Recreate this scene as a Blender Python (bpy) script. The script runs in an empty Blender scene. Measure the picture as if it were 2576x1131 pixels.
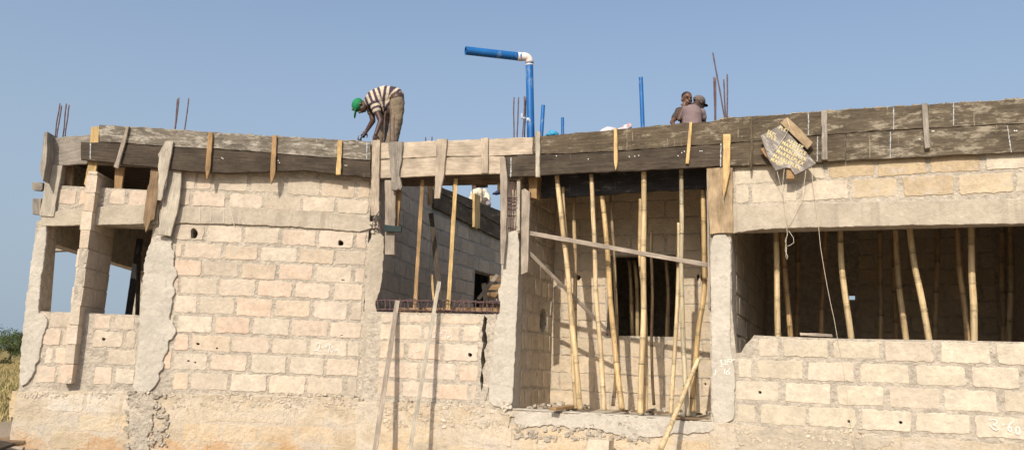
import bpy, bmesh, math, random
from mathutils import Vector, Matrix, noise
from mathutils.geometry import tessellate_polygon
rnd = random.Random(7)
sc = bpy.context.scene
COL = sc.collection
# ------------------------------------------------------------------ camera
F = 2050.0; CX, CY = 1288.0, 565.5          # photo measured on a 2576 px wide print
EYE = Vector((0, 0, 1.5))
_p, _r = math.radians(9.8), math.radians(2.1)
FW = Vector((0, math.cos(_p), math.sin(_p)))
U0 = Vector((0, -math.sin(_p), math.cos(_p)))
RT = Vector((1, 0, 0)) * math.cos(_r) + U0 * math.sin(_r)
UP = U0 * math.cos(_r) - Vector((1, 0, 0)) * math.sin(_r)
cd = bpy.data.cameras.new('camera'); cam = bpy.data.objects.new('camera', cd); COL.objects.link(cam)
cam.matrix_world = Matrix(((RT.x, UP.x, -FW.x, 0), (RT.y, UP.y, -FW.y, 0), (RT.z, UP.z, -FW.z, 1.5), (0, 0, 0, 1)))
cd.sensor_width = 36; cd.lens = 36 * F / 2576; cd.clip_end = 3000; cd.clip_start = .05
sc.camera = cam
def ray(x, y): return FW + RT * ((x - CX) / F) - UP * ((y - CY) / F)
def proj(P):
    d = P - EYE; z = d.dot(FW)
    return CX + F * d.dot(RT) / z, CY - F * d.dot(UP) / z
def at(x, y, Y):                               # point on the sight line at distance Y
    d = ray(x, y); return EYE + d * (Y / d.y)
def atz(x, y, z):
    d = ray(x, y); return EYE + d * ((z - 1.5) / d.z)
class Plane:                                   # upright wall plane: U along, N towards viewer
    def __init__(s, O, U):
        s.O = Vector((O[0], O[1], 0)); s.U = Vector((U[0], U[1], 0)).normalized()
        s.B = Vector((-s.U.y, s.U.x, 0)); s.N = -s.B
        s.M = Matrix(((s.U.x, s.B.x, 0, s.O.x), (s.U.y, s.B.y, 0, s.O.y), (0, 0, 1, 0), (0, 0, 0, 1)))
    def sz(s, x, y, off=0):
        d = ray(x, y); o = s.O + s.N * off
        t = (o - EYE).dot(s.N) / d.dot(s.N)
        P = EYE + d * t
        return ((P - s.O).dot(s.U), P.z)
    def w(s, a, z, off=0): return s.O + s.U * a + s.N * off + Vector((0, 0, z))
    def P(s, x, y, off=0): return s.w(*s.sz(x, y, off), off)
    def s_at(s, x, z, off=0):                 # s where column x meets height z
        a = s.sz(x, 600, off)[0]
        for _ in range(6):
            px = proj(s.w(a, z, off))[0]; px2 = proj(s.w(a + .01, z, off))[0]
            a += (x - px) / ((px2 - px) / .01)
        return a
    def shift(s, d):                           # parallel plane d metres further back
        o = s.O + s.B * d
        return Plane(o, s.U)
LM = Vector((-1.95, 10.98)); MR = Vector((.06, 10.5))
L = Plane((-5.37, 10.71), (3.42, .27))
M = Plane(LM, MR - LM)
R = Plane(MR, (5.34, -2.2))
# ------------------------------------------------------------------ mesh builder
class MB:
    def __init__(s): s.v = []; s.f = []; s.c = []; s.m = []; s.sm = []
    def add(s, vs, fs, col=(1, 1, 1), mat=0, smooth=False):
        b = len(s.v); s.v += [tuple(v) for v in vs]
        for f in fs:
            s.f.append([b + i for i in f]); s.c.append(col); s.m.append(mat); s.sm.append(smooth)
    def prism(s, ring, y0, y1, col=(1, 1, 1), mat=0, bev=0, holes=()):
        # ring of (s,z); local coords x=s, y=depth (front y0 < back y1)
        def ccw(r):
            a = sum(r[i][0] * r[(i + 1) % len(r)][1] - r[(i + 1) % len(r)][0] * r[i][1] for i in range(len(r)))
            return list(r) if a > 0 else list(reversed(r))
        ring = ccw(ring); holes = [ccw(h) for h in holes]
        rings = [ring] + holes
        vs = []; fs = []; idx = []
        front = []
        for ri, r in enumerate(rings):
            n = len(r); b = len(vs)
            vs += [(p[0], y0 + (bev if bev else 0), p[1]) for p in r]
            vs += [(p[0], y1, p[1]) for p in r]
            for i in range(n):
                j = (i + 1) % n
                fs.append((b + i, b + j, b + n + j, b + n + i) if ri == 0 else (b + j, b + i, b + n + i, b + n + j))
            if bev:
                c = len(vs); inn = []
                for i in range(n):
                    p0 = Vector(r[i - 1]); p = Vector(r[i]); p2 = Vector(r[(i + 1) % n])
                    d = (p2 - p0)
                    if d.length < 1e-9: d = Vector((1, 0))
                    d.normalize(); nn = Vector((-d.y, d.x)) * (bev * (1 if ri == 0 else -1))
                    inn.append((p.x + nn.x, p.y + nn.y))
                vs += [(p[0], y0, p[1]) for p in inn]
                for i in range(n):
                    j = (i + 1) % n
                    fs.append((b + j, b + i, c + i, c + j) if ri == 0 else (b + i, b + j, c + j, c + i))
                front.append([(p, c + i) for i, p in enumerate(inn)])
            else:
                front.append([(p, b + i) for i, p in enumerate(r)])
            idx.append((b, n))
        flat = [q for fr in front for q in fr]
        tri = tessellate_polygon([[Vector((q[0][0], q[0][1], 0)) for q in fr] for fr in front])
        fs += [tuple(flat[i][1] for i in t) for t in tri]
        flatb = []
        for (b, n), r in zip(idx, rings): flatb += [b + n + i for i in range(n)]
        fl = [q for r in rings for q in r]
        tri = tessellate_polygon([[Vector((q[0], q[1], 0)) for q in r] for r in rings])
        fs += [tuple(flatb[i] for i in reversed(t)) for t in tri]
        s.add(vs, fs, col, mat)
    def box(s, c, half, rot=None, col=(1, 1, 1), mat=0, jit=0):
        vs = []
        for x in (-1, 1):
            for y in (-1, 1):
                for z in (-1, 1):
                    v = Vector((x * half[0], y * half[1], z * half[2]))
                    if jit: v += Vector((rnd.uniform(-jit, jit), rnd.uniform(-jit, jit), rnd.uniform(-jit, jit)))
                    if rot: v = rot @ v
                    vs.append(Vector(c) + v)
        s.add(vs, [(0, 1, 3, 2), (4, 6, 7, 5), (0, 4, 5, 1), (2, 3, 7, 6), (0, 2, 6, 4), (1, 5, 7, 3)], col, mat)
    def tube(s, pts, rad, n=8, cols=None, col=(1, 1, 1), cap=True, smooth=True, mat=0):
        pts = [Vector(p) for p in pts]
        if not hasattr(rad, '__len__'): rad = [rad] * len(pts)
        rings = []; up = None
        for i, p in enumerate(pts):
            t = (pts[min(i + 1, len(pts) - 1)] - pts[max(i - 1, 0)]).normalized()
            if up is None: up = t.orthogonal().normalized()
            up = (up - t * up.dot(t)).normalized(); b = t.cross(up)
            rings.append([p + (up * math.cos(2 * math.pi * k / n) + b * math.sin(2 * math.pi * k / n)) * rad[i] for k in range(n)])
        base = len(s.v)
        for r in rings: s.v += [tuple(v) for v in r]
        for i in range(len(pts) - 1):
            for k in range(n):
                k2 = (k + 1) % n
                s.f.append([base + i * n + k, base + i * n + k2, base + (i + 1) * n + k2, base + (i + 1) * n + k])
                s.c.append(cols[i] if cols else col); s.m.append(mat); s.sm.append(smooth)
        if cap:
            for q, rv in ((0, True), (len(pts) - 1, False)):
                f = [base + q * n + k for k in range(n)]
                s.f.append(f[::-1] if rv else f); s.c.append(cols[0] if cols else col); s.m.append(mat); s.sm.append(False)
    def build(s, name, mats, parent=None, M=None, recenter=False):
        me = bpy.data.meshes.new(name)
        vs = s.v
        if recenter and M is None:
            o = Vector(s.v[0]); M = Matrix.Translation(o); vs = [tuple(Vector(v) - o) for v in s.v]
        me.from_pydata(vs, [], s.f)
        if not isinstance(mats, (list, tuple)): mats = [mats]
        for m in mats: me.materials.append(m)
        at_ = me.color_attributes.new('tint', 'FLOAT_COLOR', 'CORNER')
        k = 0
        for pi, p in enumerate(me.polygons):
            c = s.c[pi]; p.material_index = s.m[pi]; p.use_smooth = s.sm[pi]
            for _ in range(p.loop_total):
                at_.data[k].color = (c[0], c[1], c[2], 1); k += 1
        bm = bmesh.new(); bm.from_mesh(me); bmesh.ops.recalc_face_normals(bm, faces=bm.faces); bm.to_mesh(me); bm.free()
        ob = bpy.data.objects.new(name, me); COL.objects.link(ob)
        if M is not None: ob.matrix_world = M
        if parent: attach(ob, parent, M)
        return ob
def attach(ob, parent, Mw=None):
    Mw = Mw.copy() if Mw is not None else ob.matrix_basis.copy()
    ob.parent = parent; ob.matrix_parent_inverse = Matrix.Identity(4)
    ob.matrix_basis = parent.matrix_basis.inverted() @ Mw
def tag(o, label=None, cat=None, group=None, kind=None):
    if label: o['label'] = label
    if cat: o['category'] = cat
    if group: o['group'] = group
    if kind: o['kind'] = kind
    return o
def empty(name, loc, label, cat, group=None):
    o = bpy.data.objects.new(name, None); COL.objects.link(o); o.matrix_basis = Matrix.Translation(Vector(loc)); o.empty_display_size = .2
    return tag(o, label, cat, group)
def rough(ring, step=.05, amp=.006, seed=0, fr=9.0):
    out = []; n = len(ring)
    for i in range(n):
        a = Vector(ring[i]); b = Vector(ring[(i + 1) % n]); l = (b - a).length
        k = max(1, int(l / step))
        d = (b - a) / (l if l > 1e-6 else 1); nn = Vector((-d.y, d.x))
        for j in range(k):
            p = a + (b - a) * (j / k)
            q = noise.noise(Vector((p.x * fr, p.y * fr, seed * 3.1))) * amp * 2 + noise.noise(Vector((p.x * fr * 3.7, p.y * fr * 3.7, seed + 5.))) * amp * .9
            out.append((p.x + nn.x * q + d.x * q * .3, p.y + nn.y * q + d.y * q * .3))
    return out
# ------------------------------------------------------------------ materials
def nmat(name, rough_=.9, spec=.25):
    m = bpy.data.materials.new(name); m.use_nodes = True
    nt = m.node_tree; b = nt.nodes['Principled BSDF']; b.inputs['Roughness'].default_value = rough_
    b.inputs['Specular IOR Level'].default_value = spec
    return m, nt, b
def N(nt, t, **kw):
    n = nt.nodes.new(t)
    for k, v in kw.items():
        if k in n.inputs: n.inputs[k].default_value = v
        else: setattr(n, k, v)
    return n
def noise_tex(nt, scale, detail=6, rough=.6, mapping=None, coord='Object', dist=0):
    tc = N(nt, 'ShaderNodeTexCoord'); mp = N(nt, 'ShaderNodeMapping')
    nt.links.new(tc.outputs[coord], mp.inputs['Vector'])
    if mapping: mp.inputs['Scale'].default_value = mapping
    oi = N(nt, 'ShaderNodeObjectInfo'); mu = N(nt, 'ShaderNodeMath', operation='MULTIPLY'); mu.inputs[1].default_value = 37.
    nt.links.new(oi.outputs['Random'], mu.inputs[0]); nt.links.new(mu.outputs[0], mp.inputs['Location'])
    nz = N(nt, 'ShaderNodeTexNoise'); nz.inputs['Scale'].default_value = scale; nz.inputs['Detail'].default_value = detail
    nz.inputs['Roughness'].default_value = rough; nz.inputs['Distortion'].default_value = dist
    nt.links.new(mp.outputs[0], nz.inputs['Vector'])
    return nz.outputs['Fac']
def ramp(nt, fac, stops):
    r = N(nt, 'ShaderNodeValToRGB'); e = r.color_ramp.elements
    while len(e) > 1: e.remove(e[-1])
    e[0].position = stops[0][0]; c = stops[0][1]; e[0].color = (*c, 1) if len(c) == 3 else c
    for p, c in stops[1:]:
        q = e.new(p); q.color = (*c, 1)
    nt.links.new(fac, r.inputs[0]); return r.outputs[0]
def mix(nt, a, b, fac, mode='MIX'):
    m = N(nt, 'ShaderNodeMix', data_type='RGBA', blend_type=mode)
    for s, v in ((m.inputs[6], a), (m.inputs[7], b), (m.inputs[0], fac)):
        if hasattr(v, 'links') or hasattr(v, 'is_linked'): nt.links.new(v, s)
        else: s.default_value = v if not isinstance(v, tuple) else (*v, 1)
    return m.outputs[2]
def bump(nt, b, h, dist, strength=1.0, prev=None):
    n = N(nt, 'ShaderNodeBump'); n.inputs['Distance'].default_value = dist; n.inputs['Strength'].default_value = strength
    nt.links.new(h, n.inputs['Height'])
    if prev: nt.links.new(prev, n.inputs['Normal'])
    nt.links.new(n.outputs[0], b.inputs['Normal']); return n.outputs[0]
def g(v): return (v, v, v)
def stone(name, base, var=.12, fine=60, bumpd=.006, coarse=5, cb=.0, tint=True, spots=None, streak=None, smear=False):
    m, nt, b = nmat(name, .95, .1)
    f1 = noise_tex(nt, coarse, 5, .6); f2 = noise_tex(nt, fine, 4, .7)
    c = mix(nt, tuple(base), g(1.0), 0.0)
    c = mix(nt, c, ramp(nt, f1, [(.3, g(1 - var)), (.7, g(1 + var * .6))]), 1.0, 'MULTIPLY')
    c = mix(nt, c, ramp(nt, f2, [(.3, g(1 - var * .7)), (.65, g(1.04))]), 1.0, 'MULTIPLY')
    if tint:
        va = N(nt, 'ShaderNodeVertexColor', layer_name='tint'); c = mix(nt, c, va.outputs[0], 1.0, 'MULTIPLY')
    if spots:
        f3 = noise_tex(nt, spots[1], 6, .65); c = mix(nt, c, spots[0], ramp(nt, f3, [(spots[2], g(0)), (spots[2] + .06, g(spots[3]))]))
    if streak:
        f4 = noise_tex(nt, 1., 5, .6, mapping=(streak[1], 2, streak[2])); c = mix(nt, c, streak[0], ramp(nt, f4, [(streak[3], g(0)), (streak[3] + .1, g(streak[4]))]))
    if smear:
        f5 = noise_tex(nt, 5.5, 10, .74, dist=.4); c = mix(nt, c, (.47, .405, .32), ramp(nt, f5, [(.545, g(0)), (.60, g(.8))]))
        f6 = noise_tex(nt, 26, 3, .5); c = mix(nt, c, ramp(nt, f6, [(.24, g(.45)), (.30, g(1))]), 1.0, 'MULTIPLY')
    nt.links.new(c, b.inputs['Base Color'])
    n1 = bump(nt, b, f2, bumpd, .8)
    if smear: n1 = bump(nt, b, f5, .010, .9, n1)
    if cb: bump(nt, b, noise_tex(nt, 14, 5, .6), cb, .9, n1)
    return m
m_block = stone('block', (.56, .485, .39), .15, 24, .009, 6, .010, streak=((.40, .34, .26), 3, 16, .60, .45), smear=True)
m_mortar = stone('mortar', (.49, .425, .335), .26, 30, .02, 10, .04)
m_plaster = stone('plaster', (.50, .45, .37), .18, 22, .010, 3, .016, spots=((.34, .30, .245), 6, .56, .6))
m_concrete = stone('concrete', (.45, .385, .295), .2, 22, .012, 3, .012, streak=((.30, .25, .19), 6, .8, .56, .55))
def mk_plinth():
    m, nt, b = nmat('plinth', .95, .1)
    f1 = noise_tex(nt, 1., 7, .65, mapping=(2.2, 2, 4.0)); f2 = noise_tex(nt, 1, 6, .7, mapping=(14, 8, 5), dist=1.2); f3 = noise_tex(nt, 50, 4, .7)
    c = ramp(nt, f1, [(.3, (.45, .38, .28)), (.45, (.53, .44, .32)), (.56, (.57, .49, .38)), (.72, (.47, .42, .35))])
    c = mix(nt, c, ramp(nt, f2, [(.30, g(.80)), (.46, g(1.0)), (.7, g(1.06))]), 1.0, 'MULTIPLY')
    # rust coloured earth stains splashed on the lowest courses
    tc = N(nt, 'ShaderNodeTexCoord'); sx = N(nt, 'ShaderNodeSeparateXYZ'); nt.links.new(tc.outputs['Object'], sx.inputs[0])
    low = N(nt, 'ShaderNodeMapRange'); low.inputs['From Min'].default_value = 1.0; low.inputs['From Max'].default_value = .35
    nt.links.new(sx.outputs['Z'], low.inputs['Value'])
    f4 = noise_tex(nt, 1, 8, .72, mapping=(1.7, 2, 2.6)); mu = N(nt, 'ShaderNodeMath', operation='MULTIPLY')
    nt.links.new(f4, mu.inputs[0]); nt.links.new(low.outputs[0], mu.inputs[1])
    f6 = noise_tex(nt, 1, 4, .7, mapping=(30, 10, 22)); mu2 = N(nt, 'ShaderNodeMath', operation='MULTIPLY_ADD'); mu2.inputs[1].default_value = .35; 
    nt.links.new(f6, mu2.inputs[0]); nt.links.new(mu.outputs[0], mu2.inputs[2])
    c = mix(nt, c, (.50, .27, .10), ramp(nt, mu2.outputs[0], [(.64, g(0)), (.74, g(.55))]))
    va = N(nt, 'ShaderNodeVertexColor', layer_name='tint'); c = mix(nt, c, va.outputs[0], 1.0, 'MULTIPLY')
    nt.links.new(c, b.inputs['Base Color'])
    n1 = bump(nt, b, f3, .010, .9); n2 = bump(nt, b, f2, .009, .6, n1); bump(nt, b, noise_tex(nt, 9, 7, .65), .035, .9, n2)
    return m
m_plinth = mk_plinth()
def wood(name, c1, c2, dirt=None, amt=.5, rg=.85, sc_=(1.2, 34, 34), thr=.55, bmp=.0022, knots=True):
    m, nt, b = nmat(name, rg, .2)
    f = noise_tex(nt, 2.2, 8, .68, mapping=sc_, dist=.35); f2 = noise_tex(nt, 3.0, 4, .6, mapping=(1.2, 2, 2)); f3 = noise_tex(nt, 9, 5, .7, mapping=(1, 14, 14))
    c = ramp(nt, f, [(.32, c1), (.68, c2)])
    c = mix(nt, c, ramp(nt, f2, [(.3, g(.60)), (.7, g(1.22))]), 1.0, 'MULTIPLY')
    c = mix(nt, c, ramp(nt, f3, [(.35, g(.75)), (.6, g(1.06))]), 1.0, 'MULTIPLY')
    if dirt:
        f4 = noise_tex(nt, 4.2, 13, .80, mapping=(1, 3.2, 3.2)); c = mix(nt, c, dirt, ramp(nt, f4, [(thr, g(0)), (thr + .09, g(amt))]))
        f5 = noise_tex(nt, 1, 5, .65, mapping=(30, 1, 2.2)); c = mix(nt, c, dirt, ramp(nt, f5, [(.655, g(0)), (.69, g(amt * .7))]))
    va = N(nt, 'ShaderNodeVertexColor', layer_name='tint'); c = mix(nt, c, va.outputs[0], 1.0, 'MULTIPLY')
    nt.links.new(c, b.inputs['Base Color'])
    n1 = bump(nt, b, f, bmp, .8); bump(nt, b, f3, bmp, .8, n1)
    return m
W = {
 'grey': wood('weathered grey wood', (.10, .082, .06), (.23, .195, .15), (.44, .395, .32), .75, thr=.50),
 'dark': wood('dark wet wood', (.038, .028, .020), (.105, .080, .055), (.26, .215, .155), .6, thr=.585),
 'brown': wood('brown board', (.062, .046, .029), (.155, .118, .075), (.36, .30, .21), .7, thr=.545),
 'stained': wood('cement stained board', (.07, .052, .034), (.165, .13, .085), (.36, .305, .22), .75, thr=.50),
 'dust': wood('dusty cement board', (.20, .175, .14), (.36, .31, .25), (.45, .40, .32), .6),
 'pale': wood('pale cement caked board', (.36, .29, .21), (.53, .43, .32), (.36, .31, .245), .6, thr=.53),
 'palegrey': wood('pale grey batten', (.36, .32, .25), (.50, .43, .33), (.30, .26, .2), .5, thr=.58),
 'yellow': wood('fresh yellow batten', (.48, .31, .13), (.66, .47, .22), (.45, .34, .2), .5, thr=.62),
 'orange': wood('orange batten', (.29, .175, .082), (.42, .27, .135), (.40, .28, .16), .5, thr=.62),
 'oldbrown': wood('old brown plank', (.15, .098, .055), (.28, .19, .11), (.4, .31, .2), .4, thr=.6),
 'black': wood('black painted form', (.028, .027, .027), (.058, .055, .055), (.20, .185, .17), .7, thr=.55),
 'ply': wood('plywood', (.33, .235, .135), (.45, .33, .20), (.52, .44, .32), .6, thr=.6, sc_=(2, 9, 9)),
 'silver': wood('weathered silver wood', (.25, .20, .155), (.42, .35, .27), None),
}
def plain(name, col, rg=.6, var=.12, sc_=20, bmp=0, spec=.3, metal=0):
    m, nt, b = nmat(name, rg, spec); b.inputs['Metallic'].default_value = metal
    f = noise_tex(nt, sc_, 5, .6); c = mix(nt, tuple(col), g(1), 0.0); c = mix(nt, c, ramp(nt, f, [(.3, g(1 - var)), (.7, g(1 + var))]), 1.0, 'MULTIPLY')
    va = N(nt, 'ShaderNodeVertexColor', layer_name='tint'); c = mix(nt, c, va.outputs[0], 1.0, 'MULTIPLY')
    nt.links.new(c, b.inputs['Base Color'])
    if bmp: bump(nt, b, f, bmp)
    return m
def mk_bamboo():
    m, nt, b = nmat('bamboo', .5, .35)
    f = noise_tex(nt, 3, 6, .65, mapping=(12, 12, 1.2)); f2 = noise_tex(nt, 12, 5, .7)
    c = ramp(nt, f, [(.28, (.24, .17, .09)), (.44, (.44, .33, .185)), (.66, (.58, .47, .30))])
    c = mix(nt, c, ramp(nt, f2, [(.28, g(.6)), (.42, g(1.0))]), 1.0, 'MULTIPLY')
    va = N(nt, 'ShaderNodeVertexColor', layer_name='tint'); c = mix(nt, c, va.outputs[0], 1.0, 'MULTIPLY')
    nt.links.new(c, b.inputs['Base Color']); bump(nt, b, f, .002); return m
m_bam = mk_bamboo()
m_rebar = plain('rusty steel', (.12, .072, .065), .75, .35, 40, .002)
m_blue = plain('blue pipe plastic', (.012, .13, .42), .35, .14, 7, .001, .45)
def mk_pipe():
    m, nt, b = nmat('scuffed blue pipe', .38, .4)
    f = noise_tex(nt, 7, 7, .7, mapping=(1, 1, .5)); f2 = noise_tex(nt, 3, 3, .5)
    c = ramp(nt, f2, [(.3, (.006, .095, .29)), (.7, (.012, .13, .38))])
    c = mix(nt, c, (.33, .42, .52), ramp(nt, f, [(.56, g(0)), (.70, g(.5))]))
    nt.links.new(c, b.inputs['Base Color']); return m
m_pipe = mk_pipe()
m_white = plain('white pvc elbow', (.66, .58, .53), .4, .05, 9)
m_chalk = plain('chalk', (.74, .69, .61), .95, .1, 60)
m_paint = plain('white paint drips', (.45, .45, .43), .8, .5, 60)
m_nail = plain('bright nail heads', (.7, .68, .62), .4, .05)
m_dark = plain('shadowed debris', (.10, .08, .06), .95, .3)
m_string = plain('cotton string', (.60, .52, .38), .9, .1)
m_soil = plain('dry soil', (.34, .26, .19), .95, .25, 3, .02)
m_hole = plain('hole mortar', (.30, .24, .17), .95, .3, 30, .01)
m_teal = plain('faded green board', (.022, .036, .034), .8, .3, 8)
# ------------------------------------------------------------------ light, sky
EL, AZ = 36.5, 20.0
ts = Vector((-math.sin(math.radians(AZ)) * math.cos(math.radians(EL)), -math.cos(math.radians(AZ)) * math.cos(math.radians(EL)), math.sin(math.radians(EL))))
sd = bpy.data.lights.new('sun', 'SUN'); sd.energy = 3.2; sd.angle = math.radians(.55); sd.color = (1, .94, .85)
so = bpy.data.objects.new('sun', sd); COL.objects.link(so); so.rotation_euler = ts.to_track_quat('Z', 'Y').to_euler(); so.location = (0, -20, 30)
wd = bpy.data.worlds.new('World'); sc.world = wd; wd.use_nodes = True; wn = wd.node_tree
bg = wn.nodes['Background']; sky = wn.nodes.new('ShaderNodeTexSky'); sky.sky_type = 'NISHITA'; sky.sun_disc = False
sky.sun_elevation = math.radians(EL); sky.sun_rotation = math.radians(180 + AZ); sky.air_density = 1.0; sky.dust_density = 4; sky.ozone_density = 2.0; sky.altitude = 300
_tc = wn.nodes.new('ShaderNodeTexCoord'); _sx = wn.nodes.new('ShaderNodeSeparateXYZ'); wn.links.new(_tc.outputs['Generated'], _sx.inputs[0])
_mr = wn.nodes.new('ShaderNodeMapRange'); _mr.interpolation_type = 'SMOOTHSTEP'; _mr.inputs['From Min'].default_value = .72; _mr.inputs['From Max'].default_value = -.02; _mr.inputs['To Max'].default_value = .92
wn.links.new(_sx.outputs['Z'], _mr.inputs['Value'])
_mx = wn.nodes.new('ShaderNodeMix'); _mx.data_type = 'RGBA'; wn.links.new(_mr.outputs[0], _mx.inputs[0]); wn.links.new(sky.outputs[0], _mx.inputs[6]); _mx.inputs[7].default_value = (1.98, 2.47, 3.02, 1)   # dust haze low over the plain
wn.links.new(_mx.outputs[2], bg.inputs[0]); bg.inputs[1].default_value = .138
sc.view_settings.view_transform = 'Standard'; sc.view_settings.look = 'None'; sc.view_settings.exposure = .43; sc.view_settings.gamma = 1
# ------------------------------------------------------------------ ground
def ground():
    m, nt, b = nmat('field grass and soil', 1, .05)
    f = noise_tex(nt, .35, 8, .65); f2 = noise_tex(nt, 6, 6, .75); f3 = noise_tex(nt, 1, 5, .6, mapping=(.02, .13, 1))
    c = ramp(nt, f3, [(.35, (.20, .17, .055)), (.5, (.30, .225, .09)), (.65, (.36, .26, .12))])
    c = mix(nt, c, ramp(nt, f2, [(.3, g(.6)), (.7, g(1.2))]), 1., 'MULTIPLY')
    tc = N(nt, 'ShaderNodeTexCoord'); ln = N(nt, 'ShaderNodeVectorMath', operation='LENGTH'); nt.links.new(tc.outputs['Object'], ln.inputs[0])
    mr = N(nt, 'ShaderNodeMapRange'); mr.inputs['From Min'].default_value = 17; mr.inputs['From Max'].default_value = 22; nt.links.new(ln.outputs['Value'], mr.inputs['Value'])
    c = mix(nt, (.36, .28, .20), c, mr.outputs[0]); nt.links.new(c, b.inputs['Base Color']); bump(nt, b, f2, .05)
    mb = MB(); n = 90; rr = [0] + [1.2 * 1.085 ** i for i in range(n)]
    vs = []; seg = 64
    for i, r_ in enumerate(rr):
        for k in range(seg):
            a = 2 * math.pi * k / seg; x, y = r_ * math.cos(a), r_ * math.sin(a)
            z = .10 + (noise.noise(Vector((x * .5, y * .5, 0))) * .06 if r_ < 60 else 0) - (0.0 if r_ < 30 else .0)
            vs.append((x, y, z))
    fs = [(i * seg + k, i * seg + (k + 1) % seg, (i + 1) * seg + (k + 1) % seg, (i + 1) * seg + k) for i in range(len(rr) - 1) for k in range(seg)]
    mb.add(vs, fs, smooth=True); o = mb.build('ground', m); tag(o, kind='structure')
ground()
# ------------------------------------------------------------------ building
BLD = empty('unfinished_building', (0, 11, .1), 'unfinished single storey building of pale sandcrete blocks with concrete beams and columns', 'building')
PAL = [(1.04, .98, .93), (1.05, 1.0, .97), (1.0, .93, .88), (.98, .95, .90), (1.06, .94, .87), (.90, .87, .83), (1.03, 1.02, .98), (.97, .90, .82), (1.08, 1.02, .96)]
PALR = [(1.0, .99, .92), (1.03, 1.02, .96), (.96, .95, .88), (.99, .96, .91), (.92, .91, .84), (1.04, 1.03, .97)]
HOLES = []                                        # (plane, px, py, rx, ry) through the skin
def ell(plane, px, py, rx, ry, seed=1):
    s, z = plane.sz(px, py); k = F / 10.8
    return [(s + rx / k * math.cos(a) * (1 + .18 * math.sin(3 * a + seed)), z + ry / k * math.sin(a) * (1 + .12 * math.cos(2 * a + seed))) for a in [2 * math.pi * i / 14 for i in range(14)]]
def block(mb, s0, s1, z0, z1, seed, pal, off=.003, holes=(), mat=1, gap=.024, gz=None):
    r = rnd
    gz = gap * .75 if gz is None else gz
    j = lambda q: r.uniform(-q, q)
    s0 += gap + j(.011); s1 -= gap + j(.011); z0 += gz + j(.008); z1 -= gz + j(.008)
    if s1 - s0 < .05: return
    c = min(rnd.uniform(.006, .022), (s1 - s0) / 4)
    ring = [(s0 + c, z0 + j(.006)), (s1 - c, z0 + j(.006)), (s1, z0 + c), (s1 + j(.006), z1 - c), (s1 - c, z1), (s0 + c, z1 + j(.006)), (s0, z1 - c), (s0 + j(.006), z0 + c)]
    ring = rough(ring, .022, .0072, seed, 19)
    t = r.choice(pal); k = r.uniform(.95, 1.04); t = tuple(v * k for v in t)
    hs = []
    for h in holes:
        hx = sum(p[0] for p in h) / len(h); hz = sum(p[1] for p in h) / len(h)
        if s0 < hx < s1 and z0 - .02 < hz < z1 + .02: hs.append([(min(max(p[0], s0 + .02 + .001 * i), s1 - .02 - .001 * i), min(max(p[1], z0 + .02 + .0007 * i), z1 - .02 - .0007 * i)) for i, p in enumerate(h)])
    mb.prism(ring, -off - r.uniform(0, .006), .01, t, mat, bev=.005, holes=hs)
seedc = [0]
def course(mb, pl, xl, xr, yt, yb, xref, joints, pal=PAL, holes=(), gap=.024, off=.003):
    zt = pl.sz(xref, yt)[1]; zb = pl.sz(xref, yb)[1]; zm = (zt + zb) / 2
    S = [pl.s_at(x, zm) for x in [xl] + joints + [xr]]
    for a, b in zip(S, S[1:]):
        seedc[0] += 1; block(mb, a, b, zb, zt, seedc[0], pal, off, holes, gap=gap)
def bond(mb, s0, s1, z0, z1, pal, rh=.25, bl=.5, holes_rect=(), dim=1.0, start=0, off=.004):
    z = z0; i = start
    while z < z1 - .04:
        s = s0 - (bl / 2 if i % 2 else 0)
        while s < s1:
            a, b = max(s, s0), min(s + bl, s1)
            t, u = z, min(z + rh, z1); ok = True
            for (h0, h1, k0, k1) in holes_rect:
                if a < h1 and b > h0 and t < k1 - .03 and u > k0 + .03:
                    if a < h0 - .06: b = h0
                    elif b > h1 + .06: a = h1
                    else: ok = False
            if ok and b - a > .08:
                seedc[0] += 1; block(mb, a, b, t, u, seedc[0], pal, off, gap=.02)
            s += bl
        z += rh; i += 1
def wall(name, pl, outer, th, holes=(), mat=None, label=None, extra=None, mats=None, front=0.0):
    mb = MB()
    mb.prism(outer, -front, th, holes=holes)
    if extra: extra(mb)
    o = mb.build(name, mats or [m_mortar, m_block], BLD, pl.M)
    if label: o['label'] = label
    return o
def ring(pl, pts, off=0): return [pl.sz(x, y, off) for x, y in pts]
ZB = .0      # wall foot below the soil
LEDGE = R.sz(1500, 1041)[1]
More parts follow.
